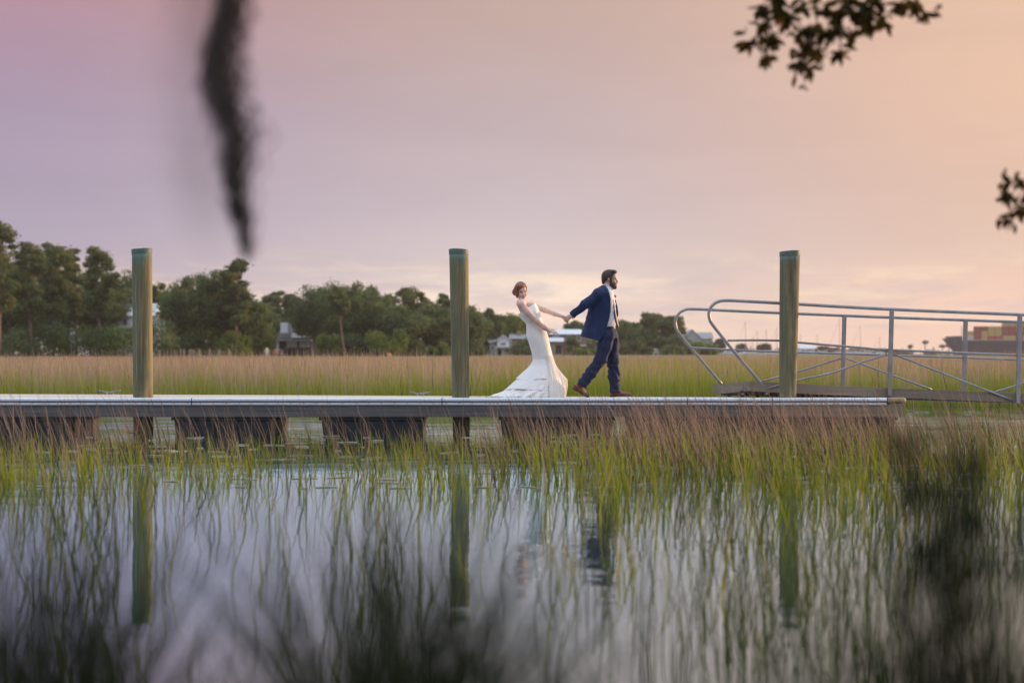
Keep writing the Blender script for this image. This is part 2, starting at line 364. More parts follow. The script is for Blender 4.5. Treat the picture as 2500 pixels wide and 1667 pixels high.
M['reed'] = grassmat('marsh_grass_near', (.10, .15, .015), (.52, .54, .06), (.30, .22, .12), (.56, .44, .28), 0.66, 1.02)
M['stem'] = grassmat('dry_reed_stem', (.08, .075, .03), (.26, .23, .09), (.15, .10, .08), (.54, .39, .29), 0.10, 0.5)  # feet darkened to stand in for the shadowed depth among the stems
M['shade_reed'] = grassmat('marsh_grass_shade', (.07, .11, .04), (.14, .18, .05), (.10, .13, .05), (.19, .21, .08), 0.5, 1.0)  # shaded copy of the marsh grass, shade put into its colours
M['straw'] = mottled('floating_straw', (.42, .36, .26), (.60, .54, .42), 5, 0.8)
M['bumper'] = None
m, t, out = newmat('dock_bumper_vinyl'); tc = t.new('ShaderNodeTexCoord'); O = tc.outputs['Object']
n = t.noise(t.mapping(O, (1.2, 8, 10)), 2.4, 5, 0.7); n2 = t.noise(O, 26, 3)
c = t.mix(t.ramp(n, [(0.56, (0,) * 3), (0.80, (1,) * 3)]), (.74, .80, .88), (.48, .50, .52)); c = t.mix(t.ramp(n2, [(0.66, (0,) * 3), (0.74, (.7,) * 3)]), c, (.2, .19, .17))
principled(t, out, c, 0.38, n2, 0.06, 0.004); M['bumper'] = m
M['mattblack'] = plain('matt_black', (.018, .018, .018), 0.8)
M['tan'] = mottled('corner_bumper_rope', (.30, .22, .14), (.42, .32, .21), 20, 0.85, 0.4)
M['beam'] = wood('weathered_grey_timber', (.060, .064, .070), (.165, .165, .170), (.10, .10, .10), 'X')
M['beam2'] = wood('weathered_tan_timber', (.17, .145, .115), (.33, .285, .225), (.22, .185, .14), 'X')
M['post'] = wood('brown_post', (.18, .11, .075), (.30, .19, .13), (.12, .08, .06), 'Z')
M['deckwood'] = wood('deck_boards', (.46, .40, .36), (.64, .57, .52), (.50, .43, .38), 'Y')
M['float'] = mottled('black_float_tub', (.008, .008, .010), (.022, .022, .026), 3, 0.6)
M['alu'] = mottled('gangway_aluminium', (.24, .235, .24), (.34, .335, .34), 7, 0.45, 0.05, (1, 1, 1), 0.002, Metallic=0.55)
M['galv'] = mottled('galvanised_cleat', (.20, .21, .23), (.34, .35, .37), 30, 0.5, 0.2, Metallic=0.6)
M['dark'] = plain('dark_rubber_and_opening', (.012, .012, .013), 0.7)
# pilings: tanned treated wood, grey-green tint growing towards the left side, copper-green run-off under the cap
m, t, out = newmat('piling_wood'); tc = t.new('ShaderNodeTexCoord'); O = tc.outputs['Object']; so = t.new('ShaderNodeSeparateXYZ', ins={0: O})
oi = t.new('ShaderNodeObjectInfo'); vv = t.new('ShaderNodeVectorMath', operation='ADD', ins={0: O, 1: oi.outputs['Location']}).outputs[0]
g = t.noise(t.mapping(vv, (8, 8, 0.35)), 2.2, 7, 0.72, 0.3); st = t.noise(t.mapping(vv, (5, 5, 1.1)), 1.8, 6, 0.65)
c = t.mix(t.ramp(g, [(0.36, (0,) * 3), (0.62, (1,) * 3)]), (.085, .072, .036), (.36, .30, .165))
c = t.mix(t.ramp(st, [(0.40, (0,) * 3), (0.66, (.85,) * 3)]), c, (.13, .145, .085))
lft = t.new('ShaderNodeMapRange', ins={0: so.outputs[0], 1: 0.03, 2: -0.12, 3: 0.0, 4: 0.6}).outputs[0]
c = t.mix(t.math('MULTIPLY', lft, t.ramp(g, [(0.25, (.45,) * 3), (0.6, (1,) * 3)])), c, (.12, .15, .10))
drip = t.noise(t.mapping(vv, (26, 26, 0.9)), 1.5, 4, 0.6)
dz = t.math('ADD', so.outputs[2], t.math('MULTIPLY', t.math('SUBTRACT', drip, 0.5), 1.25))
c = t.mix(t.new('ShaderNodeMapRange', interpolation_type='SMOOTHSTEP', ins={0: dz, 1: 2.44, 2: 2.58}).outputs[0], c, (.11, .22, .19))
wet = t.new('ShaderNodeMapRange', ins={0: t.math('ADD', so.outputs[2], t.math('MULTIPLY', st, .06)), 1: 0.36, 2: 0.30}).outputs[0]
c = t.mix(t.math('MULTIPLY', wet, 0.8), c, (.022, .02, .016))
principled(t, out, c, 0.85, g, 0.7, 0.012); M['pile'] = m
M['pilecap'] = mottled('copper_cap', (.075, .13, .115), (.15, .20, .17), 9, 0.6, 0.2)
M['crack'] = plain('pale_split_wood', (.42, .46, .40), 0.9)
# people
M['skin_m'] = mottled('skin_warm', (.50, .285, .205), (.56, .33, .245), 14, 0.5, 0.03, Subsurface_Weight=0.06, Subsurface_Scale=0.02)
M['skin_f'] = mottled('skin_fair', (.66, .44, .36), (.72, .50, .42), 14, 0.5, 0.03, Subsurface_Weight=0.06, Subsurface_Scale=0.02)
M['hair_m'] = mottled('dark_brown_hair', (.026, .016, .011), (.075, .046, .030), 40, 0.55, 0.6, (1, 1, .35), 0.006)
M['hair_f'] = mottled('auburn_hair', (.13, .040, .020), (.32, .105, .05), 26, 0.42, 0.8, (1.6, 1, .5), 0.008)
M['white'] = plain('eye_white', (.75, .72, .70), 0.3); M['iris'] = plain('iris_dark', (.03, .025, .02), 0.25); M['lip'] = plain('lip_red', (.46, .12, .11), 0.4); M['lip_m'] = plain('lip_brown', (.36, .16, .13), 0.5)
M['suit'] = mottled('navy_wool', (.006, .017, .070), (.012, .029, .104), 45, 0.8, 0.25, (1, 1, .5), 0.003)
M['trouser'] = mottled('navy_wool_trousers', (.006, .013, .048), (.011, .022, .068), 45, 0.8, 0.25, (1, 1, .5), 0.003)
M['shirt'] = mottled('white_cotton', (.72, .73, .78), (.82, .83, .86), 7, 0.7, 0.25, (1, 1, 2.5), 0.008)
M['tie'] = mottled('grey_silk_tie', (.085, .085, .12), (.13, .125, .17), 30, 0.45, 0.15)
M['leather'] = mottled('brown_leather', (.10, .035, .022), (.20, .075, .045), 16, 0.35, 0.15)
M['sole'] = plain('shoe_sole', (.05, .035, .028), 0.7); M['belt'] = plain('belt_black', (.015, .014, .016), 0.4)
M['rose'] = mottled('rose_petals', (.50, .07, .09), (.66, .16, .17), 60, 0.6, 0.4)
M['leafgreen'] = plain('stem_green', (.06, .12, .03), 0.6)
m, t, out = newmat('lace'); tc = t.new('ShaderNodeTexCoord'); O = tc.outputs['Object']
v1 = t.new('ShaderNodeTexVoronoi', ins={'Vector': O, 'Scale': 62.0}); v2 = t.noise(O, 60, 4, 0.7)
hh = t.math('ADD', t.math('MULTIPLY', v1.outputs['Distance'], 1.0), t.math('MULTIPLY', v2, 0.8))
c = t.mix(t.ramp(hh, [(0.55, (0,) * 3), (0.85, (1,) * 3)]), (.80, .785, .78), (.90, .89, .885)); principled(t, out, c, 0.7, hh, 0.4, 0.006, Sheen_Weight=0.2); M['lace'] = m
M['tulle'] = mottled('ivory_tulle', (.72, .67, .63), (.82, .79, .75), 3, 0.75, 0.25, (4, 4, .5), 0.02, Sheen_Weight=0.3)
M['satin'] = mottled('white_skirt', (.76, .74, .74), (.86, .845, .84), 5, 0.6, 0.6, (2, 2, 1), 0.02, Sheen_Weight=0.2)
# houses, boats, ship
for k, c in dict(wwhite=(.66, .67, .70), wcream=(.50, .46, .42), wbrick=(.24, .16, .135), wdark=(.055, .055, .062), wblue=(.40, .45, .50), wtan=(.33, .27, .235), wgrey=(.30, .30, .31)).items(): M[k] = mottled('house_' + k, c, tuple(v * .85 for v in c), 1.5, 0.85)
M['rwhite'] = mottled('metal_roof_white', (.62, .64, .68), (.72, .74, .77), 1.5, 0.45); M['rdark'] = mottled('shingle_roof_dark', (.05, .05, .055), (.09, .085, .085), 4, 0.9); M['rgrey'] = mottled('shingle_roof_grey', (.26, .26, .28), (.36, .36, .38), 4, 0.85)
M['glass'] = plain('window_glass', (.10, .12, .15), 0.08); M['paleglass'] = plain('window_glass_pale', (.62, .64, .62), 0.45); M['trim'] = plain('white_trim', (.72, .72, .72), 0.6)
M['warmglass'] = plain('window_glass_sunset', (.55, .30, .10), 0.12)  # orange light on the panes put into the glass colour
M['fence'] = wood('fence_post_wood', (.24, .20, .17), (.38, .33, .28), (.3, .26, .22), 'Z')
M['boat'] = plain('white_gelcoat', (.72, .72, .73), 0.3); M['mast'] = plain('mast_metal', (.42, .34, .30), 0.5)
M['hull'] = plain('ship_hull_black', (.035, .035, .05), 0.6); M['redlead'] = plain('ship_boot_red', (.20, .05, .045), 0.7)
M['cred'] = plain('container_red', (.27, .045, .04), 0.7); M['cyel'] = plain('container_yellow', (.50, .36, .12), 0.7); M['cwht'] = plain('container_white', (.55, .52, .50), 0.7); M['cbrt'] = plain('container_crimson', (.42, .05, .06), 0.7)
M['orange'] = plain('orange_float', (.85, .36, .05), 0.5); M['yellow'] = plain('yellow_plastic', (.85, .55, .03), 0.5)
M['cl1'] = plain('cloth_white', (.75, .75, .76), 0.8); M['cl2'] = plain('cloth_red', (.42, .15, .10), 0.8); M['cl3'] = plain('cloth_dark', (.06, .06, .08), 0.8)
# ------------------------------------------------------------------ the setting: water, marsh, land, bank
rng = np.random.default_rng(7); random.seed(7)
def sheet(name, x0, x1, y0, y1, z, mat, nx=2, ny=2, zf=None, yf=None):
    xs = np.linspace(x0, x1, nx); V = []
    for j in range(ny):
        for x in xs:
            a = y0 if yf is None else yf(x); y = a + (y1 - a) * j / (ny - 1); V.append((x, y, z if zf is None else zf(x, y)))
    F = [(j * nx + i, j * nx + i + 1, (j + 1) * nx + i + 1, (j + 1) * nx + i) for j in range(ny - 1) for i in range(nx - 1)]
    o = link(name, raw_mesh(name, V, F), mat); o['kind'] = 'structure'; return o
sheet('water', -1500, 1500, -60, 2200, 0.0, M['water'])
MARSH0 = 30.5
edge = lambda x: MARSH0 + 1.3 * float(wav(x, 0, 2, 0.35))
sheet('marsh_ground', -150, 210, 0, 232, 0.02, M['mud'], 181, 2, yf=lambda x: edge(x) + 0.5)
def landz(x, y): return -0.4 + 1.0 * min(1, max(0, (y - 226) / 12)) + 0.15 * float(wav(x, y, 1, .05))
sheet('far_shore', -420, 108, 224, 640, 0, M['land'], 60, 24, zf=landz)
sheet('far_bank', -60, 900, 900, 1400, 0.5, M['land'], 8, 4)
def bankz(x, y): return 0.34 - max(0, (y - (1.2 + 0.9 * max(0, x - 1.0)))) * 0.28 + 0.03 * float(wav(x, y, 5, 3))
sheet('bank', -14, 16, -30, 6.5, 0, M['bank'], 61, 74, zf=bankz)

# ------------------------------------------------------------------ grass blades
def blades(bx, by, bz, h, leanx, leany, wid, tone, segs=4, curve=1.6, hscale=None):
    """ribbons; returns V, F, h attribute, tone attribute"""
    N = len(bx); ang = rng.uniform(-0.9, 0.9, N); dx, dy = np.cos(ang), np.sin(ang)
    V = np.zeros((N, segs + 1, 2, 3), np.float32); H = np.zeros((N, segs + 1, 2), np.float32)
    kink = rng.normal(0, 0.05, (N, segs + 1)); kink[:, 0] = 0
    for i in range(segs + 1):
        t = i / segs; c = t ** curve; w_ = wid * (1.0 - 0.88 * t ** 1.4) * 0.5
        x = bx + leanx * c * h + kink[:, i] * h * 0.3; y = by + leany * c * h; z = bz + h * t * np.sqrt(np.clip(1 - 0.35 * (leanx ** 2 + leany ** 2) * c, .3, 1))
        for s_, sg in ((0, -1), (1, 1)):
            V[:, i, s_, 0] = x + sg * dx * w_; V[:, i, s_, 1] = y + sg * dy * w_; V[:, i, s_, 2] = z
        H[:, i, :] = (t * (hscale if hscale is not None else 1.0))[:, None] if hscale is not None else t
    base = (np.arange(N) * (segs + 1) * 2)[:, None]; F = []
    for i in range(segs): F.append(np.stack([base[:, 0] + 2 * i, base[:, 0] + 2 * i + 1, base[:, 0] + 2 * i + 3, base[:, 0] + 2 * i + 2], 1))
    T = np.repeat(tone, (segs + 1) * 2); return V.reshape(-1, 3), np.concatenate(F), H.ravel(), T
def grass_obj(name, parts, mat, label, cat='grass'):
    V = []; F = []; H = []; T = []; b = 0
    for v, f, h, tn in parts: V.append(v); F.append(f + b); H.append(h); T.append(tn); b += len(v)
    o = link(name, raw_mesh(name, np.concatenate(V), np.concatenate(F), attrs=dict(h=np.concatenate(H), tone=np.concatenate(T))), mat)
    return tag(o, label, cat, None, 'stuff')
def field(n, y0, y1, hm, hs, wid, segs, pw=1.0):
    y = y0 + (y1 - y0) * rng.uniform(0, 1, n) ** pw; x = rng.uniform(-1, 1, n) * (y * 0.385 + 2.0)
    keep = y > MARSH0 + 1.3 * wav(x, 0, 2, 0.35) + rng.normal(0, .25, n); x, y = x[keep], y[keep]; m = len(x)
    h = hm + hs * rng.normal(0, 1, m) + 0.07 * wav(x, y * .6, 3, .45) + 0.05 * wav(x, y, 4, 1.7); h = np.clip(h, 0.25, hm + 2.0 * hs + .1)
    pat = 0.5 + 0.34 * wav(x, y * .5, 6, .30) + 0.2 * wav(x, y * .3, 1, .11) + 0.22 * wav(x * 3, y, 2, 1.6) + rng.normal(0, .26, m)
    lx = rng.normal(-0.05, .10, m); ly = rng.normal(0, .1, m)
    V, F, H, T = blades(x, y, np.zeros(m), h, lx, ly, wid * rng.uniform(.7, 1.3, m), np.clip(pat, 0, 1), segs, 1.5)
    gr = 1 - .20 * np.clip(1.6 * wav(x, y * .25, 9, .16) - .1 + rng.normal(0, .25, m), 0, 1)        # swathes that are still green higher up
    return V, F, H * np.repeat(gr, (segs + 1) * 2), T
parts = [field(44000, 29.5, 38, .84, .17, .017, 4), field(16000, 29.5, 36, .50, .10, .014, 3), field(52000, 37, 62, .82, .11, .022, 3), field(40000, 60, 120, .77, .09, .036, 3), field(28000, 115, 228, .66, .07, .075, 2)]
grass_obj('marsh_grass', parts, M['marsh'], 'wide field of brown tipped marsh grass between the dock and the trees')
# taller dead stalks standing out of the field
n = 260; y = rng.uniform(29.8, 46, n); x = rng.uniform(-1, 1, n) * (y * .38 + 1)
grass_obj('dead_stalks', [blades(x, y, np.zeros(n), rng.uniform(.9, 1.22, n), rng.normal(0, .14, n), rng.normal(0, .1, n), rng.uniform(.012, .02, n), rng.uniform(0, .35, n), 4, 1.1)],
          grassmat('dead_stalk', (.10, .075, .05), (.14, .10, .07), (.10, .07, .06), (.22, .16, .12), 0.1, 0.5, 0.05), 'dark dead stalks rising out of the brown marsh field')
# in front of the dock: green grass standing in the water, with dry brown stems leaning left
def px_of(x, y): return 1250 + x / y * FPX
def strew(n, y0, y1, dens, pw=1.0):
    y = y0 + (y1 - y0) * rng.uniform(0, 1, n) ** pw; x = rng.uniform(-1.04, 1.04, n) * y * 0.36
    d = dens(px_of(x, y), y, x); k = rng.uniform(0, 1, n) < d; return x[k], y[k]
def lump(v, s, f): return np.clip(0.5 + 0.9 * wav(v, v * .7 + 3, s, f), 0, 1)
def d_green(px, y, x):
    d = np.interp(px, [0, 250, 520, 700, 1180, 1240, 1500, 1700, 2150, 2300, 2500], [.38, .38, .32, .24, .26, .32, .32, .36, .36, .26, .24])
    near = np.interp(px, [0, 600, 1200, 1500, 1700, 2200, 2500], [10.9, 11.2, 10.8, 10.6, 9.9, 9.8, 10.2])
    clump = np.clip(0.45 + 1.5 * wav(x, y, 3, 3.6), 0.03, 1.2)
    return d * clump * np.clip((y - near + .6) / 2.6, np.interp(px, [0, 1200, 1500, 2500], [.05, .06, .11, .11]), 1) * np.where((y > 16) & (px < 1230), .3, 1) * np.where(y > 19.2, np.clip((19.7 - y) * 2, 0, 1), 1)
x, y = strew(36000, 6.6, 19.7, d_green); m = len(x)
tn = np.clip(.5 + .25 * wav(x, y, 8, 1.2) + rng.normal(0, .2, m), 0, 1)
g1 = blades(x, y, np.full(m, -.02), rng.uniform(.35, 1.0, m) * np.clip(1.15 - np.interp(px_of(x, y), [0, 1150, 1400, 1700, 2500], [.0520, .0520, .047, .0440, .0440]) * y, .12, .6) * (1 + .2 * wav(x, y, 9, 1.1)), rng.normal(-.10, .16, m), rng.normal(0, .14, m), rng.uniform(.006, .013, m), tn, 5, 1.6)
grass_obj('green_reeds', [g1], M['reed'], 'yellow green marsh grass standing in the water in front of the dock')
def d_stem(px, y, x):
    d = np.interp(px, [0, 150, 500, 640, 900, 1150, 1300, 1500, 1700, 2150, 2300, 2500], [.22, .20, .13, .08, .09, .10, .28, .60, .76, .76, .5, .4])
    clump = np.clip(0.45 + 1.4 * wav(x, y, 5, 3.1), 0.04, 1.2); return d * clump * np.clip((y - 10.8) / 3.4, 0, 1) * np.where(y > 19.3, .0, 1)
x, y = strew(16000, 11, 19.6, d_stem); m = len(x); px = px_of(x, y)
hh = rng.uniform(.36, .70, m) * np.interp(px, [0, 700, 1300, 1600, 2200], [1.16, 1.1, 1.05, 1.14, 1.14])
g2 = blades(x, y, np.full(m, -.02), hh, rng.normal(-.28, .15, m), rng.normal(0, .14, m), rng.uniform(.005, .012, m), np.clip(rng.normal(.42, .36, m), 0, 1), 5, 1.35)
grass_obj('dry_reeds', [g2], M['stem'], 'dry brown reed stems leaning left in front of the grey dock beam')
# nearer grass under the overhanging oak, its shade put into the blade colours too
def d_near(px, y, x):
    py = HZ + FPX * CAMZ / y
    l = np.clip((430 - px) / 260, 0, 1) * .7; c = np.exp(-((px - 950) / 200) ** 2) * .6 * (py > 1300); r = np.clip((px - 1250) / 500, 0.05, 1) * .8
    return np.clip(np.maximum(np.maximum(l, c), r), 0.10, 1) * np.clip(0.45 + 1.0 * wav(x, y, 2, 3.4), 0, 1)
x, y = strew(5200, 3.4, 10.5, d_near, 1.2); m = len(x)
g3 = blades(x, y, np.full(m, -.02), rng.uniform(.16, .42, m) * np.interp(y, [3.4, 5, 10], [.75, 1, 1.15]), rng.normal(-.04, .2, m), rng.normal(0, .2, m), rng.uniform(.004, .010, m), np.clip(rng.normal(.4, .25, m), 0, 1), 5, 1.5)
grass_obj('shaded_reeds', [g3], M['shade_reed'], 'shade-darkened green grass blades in the near water along the bottom of the photo')
# straw drifting on the water
mb = MB()
for i in range(230):
    yy = rng.uniform(12, 21.5) if i < 200 else rng.uniform(22, 29); xx = rng.uniform(-1, 1) * yy * .35; L = rng.uniform(.05, .30); a = rng.normal(0, .35)
    dv = np.array([math.cos(a), math.sin(a), 0]) * L / 2; c = np.array([xx, yy, .004]); mb.tube([c - dv, c + dv * .1 + np.array([0, .01, .002]), c + dv], rng.uniform(.003, .007), 4)
tag(mb.build('floating_straw', M['straw']), 'pale bits of dead reed floating flat on the water', 'straw', None, 'stuff')
# ------------------------------------------------------------------ floating dock
DY0, DY1 = 20.0, 21.6
def xw(px, Y=DY0): return (px - 1250.0) / FPX * Y
def zw(py, Y=DY0): return CAMZ + (HZ - py) / FPX * Y
def deckz(x, y):
    """deck surface: level along the front edge, sinking along the back edge to the right"""
    px = 1250 + x / DY1 * FPX; zf = CAMZ + (HZ - np.interp(px, [-200, 0, 700, 1100, 1700, 2300], [961.0, 961.7, 964.4, 966.6, 969.0, 970.5])) / FPX * DY1
    return float(0.520 + (zf - 0.520) * (y - DY0) / (DY1 - DY0))
XL, XR = xw(-160), xw(2166)
D = Thing('floating_dock', 'long grey floating dock with pale blue edge bumper, carrying the couple', 'dock', ((XL + XR) / 2, 20.8, 0.0))
bw = 0.14; pitch = 0.147; k = 0; xx = XL
board_me = None
while xx < XR - 0.05:
    z0, z1 = deckz(xx, DY0 + .06), deckz(xx, DY1)
    if board_me is None:
        b = MB().box((0, 0, 0), (bw, DY1 - DY0 - .08, .036)); board_me = raw_mesh('deck_board', b.V, b.F); board_me.materials.append(M['deckwood'])
    o = link('deck_board', board_me, None, D.o); o.location = (xx + bw / 2 - D.loc[0], 20.84 - D.loc[1], (z0 + z1) / 2 - .018); o.rotation_euler = (math.atan2(z1 - z0, DY1 - DY0 - .06), 0, 0)
    xx += pitch
# front bumper: round-nosed vinyl extrusion in lengths, with a screw flange below
prof = [(.060, .5225), (.030, .5240), (.006, .519), (-.010, .507), (-.015, .493), (-.012, .480), (-.003, .470), (.004, .467), (.004, .455), (-.004, .453), (-.006, .438), (-.004, .423), (.012, .421), (.060, .421)]
seams = [-160, 468, 1079, 1678, 1886, 2166]
for a, b in zip(seams[:-1], seams[1:]):
    x0, x1 = xw(a) + .006, xw(b) - .006; rings = []
    for x_ in np.linspace(x0, x1, 6):
        wv = .0012 * math.sin(x_ * 3.1) ; rings.append([(x_, DY0 + p - .0, q_ + wv) for p, q_ in prof])
    bo = D.part('bumper', MB().rings(rings), M['bumper'], smooth=False)
    D.part('seam', MB().span((x1 + .001, DY0 - .009, .424), (x1 + .011, DY0 + .05, .518)), M['mattblack'], bo)
    D.part('groove_line', MB().span((x0, DY0 - .0015, .4555), (x1, DY0 + .02, .4655)), M['mattblack'], bo)  # dark strip filling the groove above the screw flange
me = None
for i, x_ in enumerate(np.arange(XL + .1, XR, .182)):
    if me is None:
        s_ = MB().tube([(0, -.0, 0), (0, -.006, 0)], [.006, .004], 6); me = raw_mesh('screw', s_.V, s_.F); me.materials.append(M['mattblack'])
    o = link('screw', me, None, D.o); o.location = (x_ - D.loc[0], DY0 - .005 - D.loc[1], .447)
# face beams
for a, b, mt in ((-160, 1886, 'beam'), (1886, 2204, 'beam2')):
    D.part('face_beam', MB().span((xw(a) + .004, DY0 + .012, .252), (xw(b) - .004, DY0 + .060, .4205)), M[mt], bevel=.004)
D.part('back_beam', MB().span((XL, DY1 - .02, .25), (XR, DY1 + .03, .46)), M['beam'])
D.part('end_beam', MB().span((XR + .002, DY0 + .062, .25), (XR + .048, DY1 - .022, .455)), M['beam2'])
c = MB(); c.tube([(XR + .004, DY0 + .030, .482), (XR + .21, DY0 + .030, .484), (XR + .245, DY0 + .07, .484), (XR + .25, DY0 + .30, .482)], [.044, .044, .044, .040], 12)
D.part('corner_bumper', c, M['tan'], smooth=True)
for j in range(9):
    x_ = XL + (XR - XL) * (j + .5) / 9; D.part('joist', MB().span((x_ - .02, DY0 + .064, .30), (x_ + .02, DY1 - .024, .455)), M['beam'])
# black float tubs, with a lip along the top
for a, b in ((-160, 172), (420, 667), (782, 1029), (1222, 1498), (1545, 1850), (1872, 2190)):
    x0, x1 = xw(a), xw(b); f_ = MB(); rings = []
    for zt, ins in ((-.25, .05), (-.1, .03), (.10, .012), (.20, .0)):
        rings.append([(x0 + ins, DY0 + .10 + ins, zt), (x1 - ins, DY0 + .10 + ins, zt), (x1 - ins, DY1 - .10 - ins, zt), (x0 + ins, DY1 - .10 - ins, zt)])
    f_.rings(rings); fo = D.part('float', f_, M['float'], bevel=.02)
    D.part('lip', MB().span((x0 - .03, DY0 + .075, .203), (x1 + .03, DY1 - .075, .246)), M['float'], fo, bevel=.006)
    for xs in np.linspace(x0 + .22, x1 - .22, max(2, int((x1 - x0) / .35))): D.part('rib', MB().span((xs - .025, DY0 + .085, -.1), (xs + .025, DY0 + .12, .20)), M['float'], fo)
for a, b in ((178.5, 193), (205, 220), (659, 667)):
    D.part('brace_post', MB().span((xw(a), DY0 + .065, -.2), (xw(b), DY0 + .13, .25)), M['post'], bevel=.003)
# cleats on the far edge
for a, b, py in ((240, 294.6, 962.5), (998, 1051.7, 967.0)):
    Yc = 21.45; x0, x1 = (a - 1250) / FPX * Yc, (b - 1250) / FPX * Yc; xc = (x0 + x1) / 2; z0 = deckz(xc, Yc)
    c = MB(); c.tube(smooth_path([(x0, Yc, z0 + .066), (x0 + .06, Yc, z0 + .052), (xc - .04, Yc, z0 + .036), (xc + .04, Yc, z0 + .036), (x1 - .06, Yc, z0 + .052), (x1, Yc, z0 + .066)], 3), [.006, .007, .008, .009, .01, .011, .012, .012, .012, .012, .011, .010, .009, .008, .007, .006], 8)
    co = D.part('cleat', c, M['galv'], smooth=True)
    for s_ in (-1, 1):
        D.part('foot', MB().tube([(xc + s_ * .05, Yc, z0 - .004), (xc + s_ * .043, Yc, z0 + .012), (xc + s_ * .036, Yc, z0 + .036)], [.022, .013, .011], 8), M['galv'], co, smooth=True)
# ------------------------------------------------------------------ pilings
def piling(label, tl, tr, ty, bl, br, seed, crack=None):
    Yp = 20.22; top = P((tl + tr) / 2, ty, Yp); bot = P((bl + br) / 2, 968, Yp); rt = (tr - tl) / 2 / FPX * Yp; rb = (br - bl) / 2 / FPX * Yp
    T = Thing('piling', label, 'piling', (bot[0], Yp, 0.0), 'pilings along the floating dock'); rings = []; n = 28; m = 34; zb = -1.2
    sl = (top[0] - bot[0]) / (top[2] - bot[2]); sr = (rt - rb) / (top[2] - bot[2])
    for i in range(m + 1):
        z = zb + (top[2] - .035 - zb) * i / m; cx = bot[0] + sl * (z - bot[2]); r = rb + sr * (z - bot[2])
        rings.append([(cx + (r * (1 + .022 * float(wav(3 * math.cos(2 * math.pi * k / n) + seed, z * 1.4 + 2 * math.sin(2 * math.pi * k / n), seed, 1.3)))) * math.cos(2 * math.pi * k / n), Yp + r * math.sin(2 * math.pi * k / n), z) for k in range(n)])
    so = T.part('shaft', MB().rings(rings), M['pile'], smooth=True)
    cap = MB(); rr = rt + .002; z1 = top[2]
    cap.rings([[(top[0] + r_ * math.cos(2 * math.pi * k / n), Yp + r_ * math.sin(2 * math.pi * k / n), z_ + .008 * math.sin(2 * math.pi * k / n + seed)) for k in range(n)] for r_, z_ in ((rr, z1 - .075), (rr + .003, z1 - .05), (rr + .003, z1 - .008), (rr - .008, z1), (.02, z1 + .006))])
    T.part('cap', cap, M['pilecap'], smooth=False)
    if crack:
        pts = [];
        for i in range(12):
            z = .75 + 1.45 * i / 11; r = rb + sr * (z - bot[2]); cx = bot[0] + sl * (z - bot[2]); dx = crack * r + .004 * math.sin(i * 1.9)
            pts.append((cx + dx, Yp - math.sqrt(max(r * r - dx * dx, 0)) - .0005, z))
        T.part('split', MB().tube(pts, [.001] + [.0035] * 10 + [.001], 5), M['crack'], so)
    return T
piling('weathered piling with a pale vertical split, leftmost of the three', 322.5, 370.5, 607, 326, 373, 1.0, -.42)
piling('weathered piling beside the bride, middle one of the three', 1096.5, 1143.5, 609, 1104, 1146, 4.0)
piling('weathered piling in front of the gangway, rightmost of the three', 1904, 1953, 613, 1902.5, 1943.5, 8.0)
tag(MB().box((xw(1187, 20.15), 20.15, .527), (.035, .03, .022), .4).build('yellow_clip', M['yellow'], bevel=.004), 'tiny yellow plastic piece on the dock edge left of the train', 'plastic piece')
# ------------------------------------------------------------------ gangway
YN, YF = 20.62, 21.85
G = Thing('gangway', 'aluminium gangway with looped tube handrails and timber sides, sloping right', 'gangway', P(2100, 960, 21.2))
N_ = lambda *pts: [P(a, b, YN) for a, b in pts]; F_ = lambda *pts: [P(a, b, YF) for a, b in pts]
rail = lambda pts, r, nm='handrail', n=5: G.part(nm, MB().tube(smooth_path(pts, n), r, 12), M['alu'], smooth=True)
rail(N_((1873, 953), (1800, 868), (1742, 796), (1732.5, 778), (1731, 762), (1738, 747), (1752, 737), (1774, 733.5), (1830, 736), (1904, 740), (2172, 755), (2500, 768.5), (2760, 779)), .0235)
rail(F_((1762, 938), (1706, 872), (1658, 814), (1650, 797), (1649, 782), (1657, 766), (1670, 757.5), (1690, 754.5), (1780, 758.5), (1904, 764), (2172, 775), (2500, 786.5), (2760, 796)), .0225)
rail(N_((1777, 831), (1840, 830.5), (1906, 831.5), (1950, 836), (2100, 848.5), (2172, 854), (2500, 867.5), (2760, 878)), .0165, 'mid_rail')
rail(F_((1688, 848.5), (1790, 854), (1904, 859), (2060, 863.5), (2350, 873), (2500, 878.5), (2760, 888)), .0165, 'mid_rail')
for a, b, c_, d_, Y in ((2175, 758, 2169.5, 966, YN), (2487, 770, 2482, 984, YN), (2061.5, 772, 2057, 950, YF), (2357.5, 783, 2353, 964, YF)):
    p, q_ = P(a, b, Y), P(c_, d_, Y); ax = (p - q_); L = np.linalg.norm(ax); ax /= L; Mx = np.stack([np.array([1, 0, 0.]), np.array([0, 1., 0]), ax], 1)
    yo = -.048 if Y == YN else -.046
    G.part('post', MB().box((p + q_) / 2 + np.array([0, yo * (1 if Y == YN else .0), 0]), (.062, .042, L), M=Mx), M['alu'], bevel=.005)
for pts, Y in (([(2164, 865), (2100, 885), (2033, 909), (1945, 928.5), (1876, 947)], YN), ([(2180, 864), (2326, 921), (2474, 978)], YN), ([(2488, 978), (2640, 900)], YN),
               ([(2052, 875), (1945, 908), (1859, 931)], YF), ([(2067, 875), (2167, 912), (2275, 951)], YF), ([(2428, 957), (2500, 935), (2600, 900)], YF)):
    G.part('brace', MB().tube(smooth_path([P(a, b, Y) + np.array([0, -.03 if Y == YN else 0, 0]) for a, b in pts], 4), .0155, 10), M['alu'], smooth=True)
